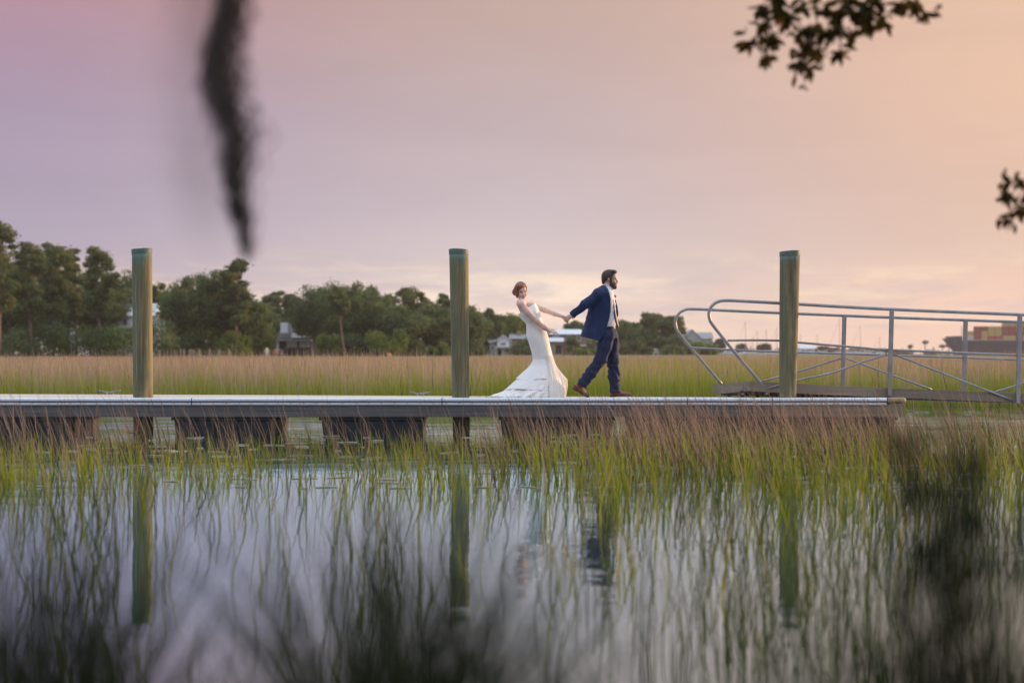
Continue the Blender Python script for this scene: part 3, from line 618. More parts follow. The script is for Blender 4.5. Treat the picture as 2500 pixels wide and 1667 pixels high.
def beam(name, pts, Y, th, mat):
    fr = [P(a, t_, Y) for a, t_, b_ in pts]; lo = [P(a, b_, Y) for a, t_, b_ in pts]; m_ = MB()
    m_.rings([[fr[i], fr[i] + np.array([0, th, 0]), lo[i] + np.array([0, th, 0]), lo[i]] for i in range(len(pts))]); return G.part(name, m_, M[mat])
beam('side_beam', [(1837, 930.5, 955), (1904, 934.5, 958.5), (2172, 947.5, 970.5), (2500, 960, 983), (2760, 969, 992)], YN - .02, .05, 'beam2')
beam('side_beam', [(1752, 939, 961), (2057, 943, 965), (2353, 954.5, 976), (2760, 968, 989)], YF - .02, .05, 'beam2')
a0, a1, b0, b1 = P(1749, 938.5, YF - .03), P(1836.5, 930.5, YN - .02), P(1749, 962, YF - .03), P(1836.5, 954.5, YN - .02); e_ = np.array([-.045, -.012, 0])
G.part('end_beam', MB().add([a0, a1, b1, b0, a0 + e_, a1 + e_, b1 + e_, b0 + e_], [(0, 1, 2, 3), (7, 6, 5, 4), (0, 4, 5, 1), (1, 5, 6, 2), (2, 6, 7, 3), (3, 7, 4, 0)]), M['beam2'])
n0, n1, f0, f1 = P(1842, 956, YN + .03), P(2760, 984, YN + .03), P(1760, 958, YF - .02), P(2760, 985, YF - .02)
G.part('underframe', MB().prism([n0, n1, f1, f0], (0, 0, -.045)), M['dark'])
wd = MB()
for k_ in range(26):
    t0, t1 = k_ / 26, (k_ + .93) / 26; u = np.array([0, 0, .012]); A = lambda t_: n0 + (n1 - n0) * t_ + u; B = lambda t_: f0 + (f1 - f0) * t_ + u
    G.part('tread', MB().prism([A(t0), A(t1), B(t1), B(t0)], (0, 0, .02)), M['beam2'])
for px_, Y in ((1812, YN + .02), (1780, YF - .06), (1850, YN + .35)):
    c_ = P(px_, 0, Y); zc = deckz(c_[0], Y) + .055; w_ = G.part('wheel', MB().tube([(c_[0], Y - .03, zc), (c_[0], Y + .03, zc)], .05, 16), M['dark'], bevel=.006)
    G.part('hub', MB().tube([(c_[0], Y - .036, zc), (c_[0], Y + .036, zc)], .016, 10), M['galv'], w_)
G.part('hinge_bolt', MB().tube([P(1872, 960.5, YN - .05), P(1872, 960.5, YN + .05)], .019, 12), M['alu'])
G.part('axle', MB().tube([P(1812, 962, YN), P(1790, 962.5, YF)], .014, 8), M['dark'])
# ------------------------------------------------------------------ the couple on the dock
YB = 20.75; ZK = 4.355                      # their depth; enlargement of the photo detail the joints were read from
DZ = deckz(0.3, YB) + .002 - (CAMZ + (HZ - (640 + 1440 / ZK)) / FPX * YB)
def J(x, y, dy=0.0):
    p = P(1180 + x / ZK, 640 + y / ZK, YB); return np.array([p[0], YB + dy, p[2] + DZ])
def frame(fwd, roll=0.0, up=(0, 0, 1)):
    f = np.array(fwd, float); f /= np.linalg.norm(f); s = np.cross(f, np.array(up, float)); s /= np.linalg.norm(s); u = np.cross(s, f)
    c, q_ = math.cos(roll), math.sin(roll); s2 = c * s + q_ * u; u2 = -q_ * s + c * u; return np.stack([f, s2, u2], 1)    # columns: forward, her/his right.., up
def head(F, o, B, sc, male):
    """skull, jaw, nose, brows, sockets, ears, lips; o = point between the ears at eye height"""
    L = lambda f, s, u: o + B @ (np.array([f, s, u]) * sc); E = lambda c, r, k, mode='add': F.ell(L(*c), np.array(r) * sc, B, k * sc, mode)
    E((-.018, 0, .035), (.096, .075, .092), .02); E((.028, 0, -.042), (.062, .056 if male else .052, .072), .03); E((.066, 0, -.100), (.024, .024 if male else .018, .020), .025)
    E((.062, 0, .030), (.030, .052, .034), .03)
    for s in (-1, 1):
        E((.090, s * .031, .002), (.014, .017, .012), .012, 'sub'); E((-.006, s * .074, -.008), (.016, .010, .030), .006); E((.066, s * .034, -.035), (.024, .022, .024), .02)
    F.cone(L(.084, 0, .012), L(.108, 0, -.030), .007 * sc, .0115 * sc, .012 * sc)
    for s in (-1, 1): E((.096, s * .011, -.036), (.010, .008, .008), .006)
    E((.084, 0, -.066), (.010, .022, .0065), .006); E((.082, 0, -.077), (.010, .019, .0065), .006)
    return L
def hand(F, w0, d, n, curl, sc=1.0, thumb=1, spread=.0):
    """palm and five fingers; d = pointing direction, n = palm normal (fingers curl towards it)"""
    d = np.array(d, float); d /= np.linalg.norm(d); n = np.array(n, float); n -= d * (n @ d); n /= np.linalg.norm(n); a = np.cross(d, n)
    w0 = np.array(w0, float)
    for k in (-1, -.33, .33, 1): F.cone(w0 + a * .010 * k * sc, w0 + (d * .078 + a * .027 * k) * sc, .015 * sc, .012 * sc, .012)
    tips = []
    for i, (k, ln) in enumerate(((-1.15, .062), (-.4, .076), (.38, .080), (1.12, .070))):
        p = w0 + (d * .080 + a * .025 * k) * sc; v = d + a * k * .10 * (1 + spread); ang = curl * (.55 + .08 * i); r = .0088 * sc
        for j, seg in enumerate((.42, .32, .26)):
            v2 = v * math.cos(ang) + n * math.sin(ang); v2 /= np.linalg.norm(v2); q_ = p + v2 * ln * seg * sc; F.cone(p, q_, r, r * .9, .005); p = q_; r *= .92
            nn = n * math.cos(ang) - v * math.sin(ang); v, n_l = v2, nn; ang = curl * (.8 + .1 * i) if j == 0 else curl * .6
        tips.append(p)
    p = w0 + (d * .022 + a * thumb * .024) * sc; q_ = p + (d * .034 + a * thumb * .026 + n * .012) * sc; F.cone(p, q_, .013 * sc, .0105 * sc, .01); F.cone(q_, q_ + (d * .030 + a * thumb * .004 + n * .016) * sc, .0105 * sc, .008 * sc, .005)
    return tips
def put(T, name, F, mat, parent=None, smooth=True):
    V, Q = F.mesh(); return T.mesh(name, V, Q, M[mat], parent, smooth)
def face_bits(T, L, B, sc, lipmat, browmat, brow_r):
    def blob(name, c, r, mat, parent=None):
        m_ = MB().ell((0, 0, 0), np.array(r) * sc, 12, 8); V = (np.array(m_.V) @ B.T) + L(*c); m_.V = [tuple(v) for v in V]; return T.part(name, m_, M[mat], parent, smooth=True)
    for s in (-1, 1):
        e = blob('eye', (.0765, s * .031, .001), (.0105, .0125, .0075), 'white'); blob('iris', (.0842, s * .031, .001), (.0036, .0052, .0056), 'iris', e)
        blob('eyelash', (.0835, s * .031, .0078), (.0045, .0145, .0018), browmat, e)
        blob('eyebrow', (.0875, s * .033, .0205), (.0065, .0175, brow_r), browmat)
    blob('lips', (.0905, 0, -.071), (.005, .020, .0085), lipmat)
# ---------------- groom
T = Thing('person', 'bearded person in navy suit and grey tie striding right, pulling the bride along', 'person', J(1330, 1440), 'couple walking on the dock')
F = Field(J(820, 1445, -.45), J(1620, 60, .42), .0058)
B = frame((math.cos(R(14)), -math.sin(R(14)), -.05)); o = J(1347, 190, 0)
L = head(F, o, B, 1.03, True)
F.chain([J(1300, 330, 0), J(1325, 262, 0), o + B @ np.array([-.02, 0, -.06])], [.066, .060, .058], .03)
F.chain([J(1318, 770), J(1285, 620), J(1275, 450), J(1272, 345)], [.085, .085, .095, .08], .05, sy=1.2)
F.chain([J(1262, 320, -.02), J(1226, 342, -.15), J(1075, 462, -.21), J(945, 572, -.16)], [.07, .06, .046, .030], .02)
F.chain([J(1280, 330, .04), J(1300, 350, .165), J(1290, 560, .20), J(1290, 700, .185)], [.07, .058, .045, .029], .02)
F.chain([J(1308, 815, -.075), J(1240, 1045, -.09), J(1035, 1315, -.09)], [.075, .056, .040], .03); F.chain([J(1360, 815, .075), J(1383, 1072, .08), J(1405, 1380, .08)], [.075, .056, .040], .03)
F.cone(J(1035, 1315, -.09), J(1080, 1400, -.09), .036, .03, .02); F.cone(J(1405, 1380, .08), J(1480, 1415, .08), .036, .03, .02)
hand(F, J(935, 580, -.15), J(862, 626, -.11) - J(935, 580, -.15), (0.25, .75, -.55), .95, 1.05, thumb=-1)
hand(F, J(1290, 708, .185), (.05, 0, -1), (0, -1, 0.0), .5, 1.05, thumb=1)
put(T, 'body', F, 'skin_m'); face_bits(T, L, B, 1.03, 'lip_m', 'hair_m', .0048)
# hair and beard
Fh = Field(o - .19, o + .19, .005); E = lambda c, r, k=.012, mode='add': Fh.ell(L(*c), np.array(r), B, k, mode)
E((-.022, 0, .042), (.106, .085, .100)); E((.030, 0, .108), (.066, .064, .030), .02); E((.060, .01, .112), (.034, .05, .020), .015); E((-.085, 0, -.01), (.036, .066, .075), .02)
E((.115, 0, -.010), (.082, .12, .086), .008, 'sub'); E((.055, 0, -.075), (.085, .12, .075), .008, 'sub')
for s in (-1, 1): E((-.004, s * .082, -.012), (.022, .016, .036), .006, 'sub'); E((.026, s * .068, -.006), (.012, .012, .045), .008)
Fh.wrinkle(lambda X, Y, Z: .0016 * np.sin(X * 330 + Z * 160 + 4 * np.sin(Y * 70 + Z * 40)) * np.ones_like(Y))
put(T, 'hair', Fh, 'hair_m')
Fb = Field(o - .19, o + .19, .005); E = lambda c, r, k=.012, mode='add': Fb.ell(L(*c), np.array(r), B, k, mode)
E((.036, 0, -.078), (.066, .066, .058)); E((.072, 0, -.108), (.034, .036, .032), .02); E((.092, 0, -.054), (.014, .034, .008), .008)
for s in (-1, 1): E((.028, s * .060, -.055), (.020, .012, .050), .012)
E((.075, 0, -.015), (.06, .052, .034), .008, 'sub'); E((.098, 0, -.073), (.014, .015, .006), .003, 'sub')
Fb.wrinkle(lambda X, Y, Z: .0018 * np.sin(Z * 260 + 3 * np.sin(X * 90)) * np.ones_like(Y))
put(T, 'beard', Fb, 'hair_m')
# shirt
F = Field(J(1120, 740, -.28), J(1470, 230, .28), .0065)
ys = [725, 690, 600, 480, 400, 330, 295, 268]; zs = [J(0, y)[2] for y in ys]
F.profile(zs, [J(x, 0)[0] for x in (1215, 1210, 1190, 1165, 1170, 1200, 1255, 1272)], [J(x, 0)[0] for x in (1402, 1406, 1410, 1406, 1398, 1384, 1372, 1366)], [0 + YB] * 8, [.135, .14, .155, .165, .165, .15, .09, .068], .01)
F.wrinkle(lambda X, Y, Z: .0035 * np.sin(Z * 62 - X * 45 + 1.5 * np.sin(Y * 18 + Z * 9)) * np.ones_like(X))
F.cut(J(1335, 262), (-.25, 0, 1)); sh = put(T, 'shirt', F, 'shirt')
c_ = MB(); a_, b_ = J(948, 570, -.155), J(925, 590, -.148); c_.tube([a_, b_], [.046, .044], 16); T.part('cuff', c_, M['shirt'], sh, smooth=True)
cl = MB(); cc = J(1322, 268); rings = []
for z_, r_ in ((-.03, .074), (0, .070), (.028, .066)): rings.append([(cc[0] + .01 - z_ * .3 + r_ * math.cos(a) * (1.02), cc[1] + r_ * math.sin(a), cc[2] + z_ - .022 * math.cos(a)) for a in np.linspace(0, 2 * math.pi, 20, endpoint=False)])
cl.rings(rings, cap=False); T.part('collar', cl, M['shirt'], sh, smooth=True)
# jacket: open front, swinging tail, one sleeve back to the bride
F = Field(J(840, 880, -.42), J(1480, 215, .40), .0065)
ys = [875, 790, 750, 690, 620, 560, 480, 400, 340, 300, 272, 250]; zs = [J(0, y)[2] for y in ys]
F.profile(zs, [J(x, 0)[0] for x in (1010, 1030, 1042, 1062, 1085, 1103, 1122, 1140, 1160, 1192, 1236, 1262)], [J(x, 0)[0] for x in (1330, 1345, 1362, 1392, 1420, 1436, 1438, 1412, 1385, 1362, 1345, 1330)],
          [YB] * 12, [.205, .20, .195, .185, .180, .185, .195, .205, .205, .17, .11, .078], .01, 2.3)
F.chain([J(1262, 330, -.05), J(1222, 350, -.155), J(1068, 468, -.205), J(940, 572, -.160)], [.085, .080, .062, .050], .035)
F.chain([J(1290, 335, .05), J(1300, 360, .160), J(1290, 560, .19), J(1290, 695, .185)], [.085, .074, .062, .050], .035)
ye = np.array([250, 300, 400, 480, 600, 690, 760, 840, 880]); xe = np.array([1283, 1318, 1342, 1352, 1336, 1312, 1285, 1242, 1215])
ze = np.array([J(0, v)[2] for v in ye])[::-1]; xe = np.array([J(v, 0)[0] for v in xe])[::-1]
def opening(X, Y, Z): return np.maximum(np.interp(Z.ravel(), ze, xe).reshape(Z.shape) - X + 0 * Y, Y - (YB + .035)) + 0 * X
F.op(opening, J(1180, 900, -.4), J(1480, 200, .4), .006, 'sub')
def wrn(X, Y, Z):
    arm = np.clip((J(1150, 0)[0] - X) / .12, 0, 1) * np.clip((Z - J(0, 640)[2]) / .05, 0, 1)
    return .0065 * arm * np.sin((X - Z) * 95 + 2.5 * np.sin((X + Z) * 21 + Y * 9)) + .0055 * (1 - arm) * np.sin(X * 34 + 6 * Z + 2 * np.sin(Z * 11 + Y * 6)) * np.ones_like(Y)
F.wrinkle(wrn)
F.cut(J(1030, 792), np.array([J(1250, 850)[2] - J(1030, 792)[2], 0, J(1030, 792)[0] - J(1250, 850)[0]]) , k=.006)
arm_d = J(930, 580, -.155) - J(1068, 468, -.205); F.cut(J(934, 577, -.157), arm_d, J(820, 720, -.4), J(1000, 520, -.02))
F.cut(J(1290, 692, .195), (0, 0, -1), J(1230, 900, .21), J(1400, 670, .4))
jk = put(T, 'jacket', F, 'suit')
# lapel of the near panel
zl = [J(0, y)[2] for y in (270, 330, 400, 480, 545)]; xl_ = [J(x, 0)[0] for x in (1290, 1328, 1344, 1352, 1348)]; lp = MB(); pts = []
for i, (z_, x_) in enumerate(zip(zl, xl_)):
    w_ = (.018, .040, .046, .036, .004)[i]; yy = YB - (.085, .150, .172, .182, .180)[i]; pts.append([(x_ - .004, yy + .016, z_), (x_ - .004 - w_ * .5, yy - .002, z_), (x_ - .004 - w_, yy - .004, z_)])
lp.rings(pts, closed=False); lo = T.part('lapel', lp, M['suit'], jk); md = lo.modifiers.new('t', 'SOLIDIFY'); md.thickness = .006
# rose on the far lapel
ro = T.part('boutonniere', MB().ell(J(1396, 372, -.02), (.020, .018, .018), 10, 7), M['rose'], smooth=True)
for i in range(6):
    a = i * 1.05; T.part('petal', MB().ell(J(1396, 372, -.03) + np.array([.013 * math.cos(a), -.010, .013 * math.sin(a)]), (.011, .007, .011), 8, 5), M['rose'], ro, smooth=True)
T.part('stem', MB().tube([J(1396, 380, -.03), J(1390, 402, -.03)], .004, 6), M['leafgreen'], ro)
# tie, blown a little to the right at its end
tp = [J(1352, 312, -.060), J(1362, 350, -.082), J(1378, 440, -.102), J(1392, 540, -.105), J(1408, 630, -.10), J(1424, 688, -.09)]; tw = [.020, .026, .038, .048, .056, .050]; tm = MB(); pts = []
for p, w_ in zip(tp, tw):
    a = np.array([.80, .55, .10]); pts.append([p - a * w_ / 2, p + np.array([.004, -.010, 0]), p + a * w_ / 2])
pts.append([J(1430, 702, -.088) + np.array([-.012, 0, 0]), J(1430, 704, -.092), J(1430, 702, -.088) + np.array([.012, 0, 0])])
tm.rings(pts, closed=False); to = T.part('tie', tm, M['tie'], smooth=True); md = to.modifiers.new('t', 'SOLIDIFY'); md.thickness = .005
T.part('knot', MB().ell(J(1350, 306, -.058), (.020, .016, .022), 10, 7), M['tie'], to, smooth=True)
# trousers, belt
F = Field(J(940, 1425, -.26), J(1500, 690, .28), .0065)
F.profile([J(0, y)[2] for y in (812, 780, 745, 700)], [J(x, 0)[0] for x in (1250, 1234, 1236, 1262)], [J(x, 0)[0] for x in (1415, 1424, 1414, 1404)], [YB] * 4, [.135, .155, .155, .14], .02)
F.chain([J(1308, 800, -.085), J(1285, 900, -.09), J(1243, 1040, -.09), J(1140, 1180, -.09), J(1025, 1332, -.09)], [.108, .098, .083, .078, .074], .045)
F.chain([J(1362, 800, .075), J(1374, 900, .08), J(1381, 1060, .08), J(1394, 1220, .08), J(1412, 1412, .08)], [.104, .096, .084, .080, .082], .045)
def wt(X, Y, Z):
    k = np.clip((J(0, 1000)[2] - Z) / .15, 0.25, 1); return (.0065 * k * np.sin(Z * 58 + X * 30 + 2.2 * np.sin(X * 22 - Z * 13 + Y * 11)) + .003 * np.sin(X * 70 + 3 * np.sin(Z * 8))) * np.ones_like(Y)
F.wrinkle(wt)
dl = J(1025, 1332, -.09) - J(1140, 1180, -.09); F.cut(J(1034, 1318, -.09), dl + np.array([.05, 0, .02]), J(900, 1440, -.3), J(1150, 1250, .0)); F.cut(J(1410, 1392, .08), (.10, 0, -1), J(1300, 1440, -.05), J(1520, 1330, .3))
tr = put(T, 'trousers', F, 'trouser')
bm_ = MB(); rr = []
for y_, in ((692,), (712,)): rr.append([((J(1262, 0)[0] + J(1404, 0)[0]) / 2 + (J(1404, 0)[0] - J(1262, 0)[0] + .012) / 2 * math.cos(a), YB + .146 * math.sin(a), J(0, y_)[2]) for a in np.linspace(0, 2 * math.pi, 28, endpoint=False)])
T.part('belt', MB().rings(rr, cap=False), M['belt'], smooth=True)
# shoes
def shoe(pts, rad, sy, sole_pts):
    F = Field(np.min(pts, 0) - .1, np.max(pts, 0) + .1, .005); F.chain(pts, rad, .02, sy=sy)
    n_ = np.array(sole_pts[1]) - np.array(sole_pts[0]); dn = np.array([n_[2], 0, -n_[0]]); dn = dn if dn[2] < 0 else -dn; F.cut(np.array(sole_pts[0]), dn)
    o_ = put(T, 'shoe', F, 'leather'); so = MB(); a, b = np.array(sole_pts[0]), np.array(sole_pts[1]); L_ = np.linalg.norm(b - a); ax = (b - a) / L_; up = -dn / np.linalg.norm(dn); rings = []
    for t_ in np.linspace(0, 1, 10):
        wv = .040 * sy * min(1, math.sqrt(max(1 - (2 * t_ - 1) ** 4, .04))); c = a + ax * L_ * t_; lift = up * (.012 * max(0, (t_ - .7) / .3) ** 2)
        th = .020 if t_ < .3 else .010
        rings.append([c + np.array([0, -wv, 0]) + lift, c + np.array([0, wv, 0]) + lift, c + np.array([0, wv, 0]) - up * th + lift, c + np.array([0, -wv, 0]) - up * th + lift])
    T.part('sole', so.rings(rings), M['sole'], o_)
shoe([J(1385, 1372, .08), J(1385, 1402, .08), J(1450, 1404, .08), J(1535, 1418, .08), J(1572, 1420, .08)], [.040, .046, .040, .031, .020], 1.0, [J(1345, 1426, .08), J(1592, 1424, .08)])
shoe([J(1020, 1320, -.09), J(988, 1330, -.09), J(1035, 1368, -.09), J(1082, 1410, -.09), J(1112, 1424, -.09)], [.036, .044, .040, .031, .022], 1.0, [J(952, 1338, -.09), J(1110, 1447, -.09)])

T.part('sock', MB().tube([J(1062, 1285, -.09), J(1030, 1328, -.09), J(1018, 1352, -.09)], [.046, .044, .040], 14), M['cl3'], smooth=True)
# ---------------- bride
T = Thing('person', 'red haired bride in white lace mermaid gown leaning back, looking over her shoulder', 'person', J(580, 1440), 'couple walking on the dock')
F = Field(J(270, 1150, -.42), J(1000, 170, .34), .0058)
B = frame((.30, -.95, -.14), R(-7)); o = J(422, 329, -.02) - B @ np.array([.075, 0, 0]); SCF = 1.0
L = head(F, o, B, SCF, False)
F.chain([J(420, 455, .03), J(412, 400, .035), o + B @ np.array([-.025, 0, -.055])], [.056, .045, .046], .025)
F.chain([J(582, 830), J(546, 668), J(474, 560, .0), J(428, 480, .01)], [.12, .084, .086, .080], .05, sy=1.12)
F.chain([J(425, 450, -.03), J(398, 448, -.115), J(402, 462, -.15), J(470, 548, -.185), J(568, 642, -.19), J(640, 702, -.18), J(702, 742, -.165)], [.060, .060, .054, .047, .041, .036, .026], .022)
F.chain([J(450, 450, .06), J(505, 452, .13), J(575, 484, .16), J(655, 515, .13), J(760, 556, .02), J(845, 588, -.07)], [.056, .047, .041, .038, .033, .025], .02)
F.cone(J(440, 470), J(505, 470), .07, .055, .04)
hand(F, J(706, 744, -.163), (1, 0, -.12), (.1, .30, -1), .62, .92, thumb=-1, spread=1.0)
hand(F, J(842, 587, -.075), (1, -.25, -.45), (-.1, -.8, -.5), .85, .9, thumb=1)
F.chain([J(600, 900), J(630, 1060), J(650, 1150)], [.13, .10, .08], .03)
put(T, 'body', F, 'skin_f'); face_bits(T, L, B, SCF, 'lip', 'hair_f', .0030)
Fh = Field(J(270, 430, -.22), J(540, 150, .26), .005); E = lambda c, r, k=.015, mode='add': Fh.ell(L(*c), np.array(r), B, k, mode)
E((-.020, 0, .046), (.110, .090, .106)); E((.035, .036, .085), (.055, .055, .045), .03); E((-.03, .050, .02), (.07, .052, .07), .03); E((-.085, .04, -.005), (.062, .075, .062), .03); E((.018, .078, -.035), (.022, .018, .052), .015)
E((.112, -.010, -.022), (.088, .067, .104), .010, 'sub'); E((.06, -.05, .03), (.05, .022, .05), .02, 'sub')
Fh.wrinkle(lambda X, Y, Z: .0015 * np.sin((X * 1.2 + Z * .7) * 260 + 5.0 * np.sin(X * 22 - Z * 27 + Y * 12)) * np.ones_like(Y))
put(T, 'hair', Fh, 'hair_f')
for s in (-1,): T.part('earring', MB().ell(L(.0, s * .084, -.045), (.005, .005, .011), 8, 6), M['white'])
# gown
def ringset(rows, n=88, m=4, th=(0, 360), folds=None, wob=None):
    rows = np.array(rows, float); idx = np.linspace(0, len(rows) - 1, (len(rows) - 1) * m + 1); a = np.radians(np.linspace(th[0], th[1], n, endpoint=(th[1] - th[0] < 360))); out = []
    sm = np.array(smooth_path([r for r in rows], m))
    for t_, (xl, yl, xr, yr, ry) in zip(idx / idx[-1], sm):
        pl, pr = J(xl, yl), J(xr, yr); c = (pl + pr) / 2; h = (pr - pl) / 2; q_ = folds(t_, a) if folds else np.ones_like(a)
        ring = c[None] + np.outer(np.cos(a) * q_, h) + np.outer(np.sin(a) * q_, np.array([0, ry, 0]))
        if wob is not None: ring = ring + wob(t_, a)
        ring[:, 2] = np.maximum(ring[:, 2], deckz(0.1, YB) + .003); out.append(ring)
    return out
def gown_part(name, rings, mat, parent=None, closed=True, thick=0):
    m_ = MB().rings([list(r) for r in rings], cap=False, closed=closed); ob = T.part(name, m_, M[mat], parent, smooth=True)
    if thick: md = ob.modifiers.new('t', 'SOLIDIFY'); md.thickness = thick
    return ob
bod = [(368, 564, 556, 440, .122), (381, 582, 592, 512, .146), (402, 606, 606, 562, .140), (428, 634, 622, 610, .122), (452, 660, 636, 650, .115)]
gown_part('bodice', ringset(bod, folds=lambda t_, a: 1 + .006 * np.sin(a * 9 + t_ * 7)), 'lace', thick=.004)
srow = [(452, 658, 637, 648, .117), (456, 690, 650, 686, .128), (457, 730, 668, 726, .145), (462, 800, 692, 800, .166), (482, 860, 704, 860, .17), (502, 930, 720, 930, .165), (520, 1000, 737, 1000, .156), (524, 1050, 754, 1050, .155), (508, 1100, 768, 1100, .175), (460, 1150, 786, 1150, .225)]
low = [(402, 1200, 812, 1200, .268), (356, 1250, 838, 1250, .312), (305, 1300, 852, 1300, .345), (255, 1350, 862, 1350, .372), (205, 1385, 866, 1385, .40), (118, 1415, 868, 1415, .42), (84, 1432, 870, 1432, .43), (90, 1441, 868, 1441, .42)]
def fold(t_, a):
    k = max(0, (t_ - .58) / .42); return 1 + k * (.045 * np.sin(a * 13 + 2.5 * np.sin(a * 3 + t_ * 4)) + .035 * np.sin(a * 23 + t_ * 9) + .018 * np.sin(a * 41 - t_ * 40) + .012 * np.sin(t_ * 120 + 3 * np.sin(a * 9))) + .006 * np.sin(a * 7 + t_ * 24)
sk_ = gown_part('skirt', ringset(srow + low, 120, 5, folds=fold), 'lace')
# two flounces on the train side and the smooth tulle panel in front
fl1 = [(527, 1040, 752, 1040, .154), (500, 1098, 768, 1098, .184), (452, 1150, 789, 1150, .235), (393, 1205, 822, 1205, .283), (352, 1245, 842, 1245, .318), (350, 1252, 842, 1252, .314)]
gown_part('flounce', ringset(fl1, 90, 5, (105, 292), lambda t_, a: 1 + .020 * t_ * np.sin(a * 13 + 2 * np.sin(a * 4)) + .009 * t_ * np.sin(a * 31 + 2 * np.sin(a * 7)), wob=lambda t_, a: np.stack([0 * a, 0 * a, .012 * t_ * np.sin(a * 4 + 1)], 1)), 'lace', sk_, False, .002)
fl2 = [(396, 1210, 822, 1210, .272), (350, 1255, 842, 1255, .318), (297, 1305, 856, 1305, .356), (246, 1350, 864, 1350, .386), (242, 1358, 864, 1358, .380)]
gown_part('flounce', ringset(fl2, 90, 5, (110, 285), lambda t_, a: 1 + .022 * t_ * np.sin(a * 14 + 2 * np.sin(a * 5 + 1)) + .010 * np.sin(a * 33 + 3 * np.sin(a * 6)) * t_ + .005 * np.sin(t_ * 19 + a * 12), wob=lambda t_, a: np.stack([0 * a, 0 * a, .014 * t_ * np.sin(a * 3 + 2)], 1)), 'lace', sk_, False, .002)
tl = [(560, 1000, 739, 1000, .158), (558, 1060, 757, 1060, .165), (545, 1130, 783, 1130, .205), (525, 1200, 810, 1200, .26), (508, 1280, 838, 1280, .315), (492, 1360, 858, 1360, .365), (478, 1440, 872, 1440, .40)]
def tul(t_, a):
    y_ = 1000 + 440 * t_; up = np.clip((y_ - 1110) / 160, 0, 1) ** 1.3 if y_ < 1270 else np.clip((1430 - y_) / 160, 0, 1)
    fin = .40 * up * np.exp(-((a - 2 * math.pi) / .26) ** 2)
    return 1.012 + fin + t_ * (.030 * np.sin(a * 15 + 1.5 * np.sin(a * 5) + 2 * t_) + .014 * np.sin(a * 37 + 3 * t_) + .006 * np.sin(a * 71)) * np.clip((6.45 - a) / .35, .15, 1)
gown_part('tulle_panel', ringset(tl, 90, 8, (276, 384), tul), 'tulle', sk_, False, .004)
# ------------------------------------------------------------------ trees, shrubs
def leafcloud(C, Rr, per, size, flat=.75, shell=.55, tone=None, up=0.35):
    """leaf-clump faces spread through balls; C centres, Rr radii"""
    n = len(C); k = np.repeat(np.arange(n), per); N = len(k)
    d = rng.normal(0, 1, (N, 3)); d /= np.linalg.norm(d, axis=1)[:, None]; rad = rng.uniform(shell, 1.05, N) ** .8 * np.where(rng.uniform(0, 1, N) < .16, rng.uniform(1.0, 1.5, N), 1)
    p = C[k] + d * (Rr[k] * rad)[:, None] * np.array([1, 1, flat])
    nrm = d + rng.normal(0, .55, (N, 3)) + np.array([0, 0, up]); nrm /= np.linalg.norm(nrm, axis=1)[:, None]
    a = np.cross(nrm, rng.normal(0, 1, (N, 3))); a /= np.linalg.norm(a, axis=1)[:, None]; b = np.cross(nrm, a)
    s = size * rng.uniform(.6, 1.35, N); a *= s[:, None]; b *= (s * rng.uniform(.45, .8, N))[:, None]
    V = np.stack([p - a * .9, p - b * .6 + a * .1, p + a, p + b * .7 - a * .05], 1).reshape(-1, 3); F = np.arange(N * 4).reshape(N, 4)
    tn = np.clip((tone[k] if tone is not None else .5) + rng.normal(0, .14, N), 0, 1); return V, F, np.repeat(tn, 4)
def limb_tube(mb, a, b, r0, r1, bend=.1, n=6):
    a, b = np.array(a), np.array(b); mid = (a + b) / 2 + rng.normal(0, 1, 3) * np.linalg.norm(b - a) * bend; mb.tube(smooth_path([a, mid, b], 3), list(np.linspace(r0, r1, 7)), n)
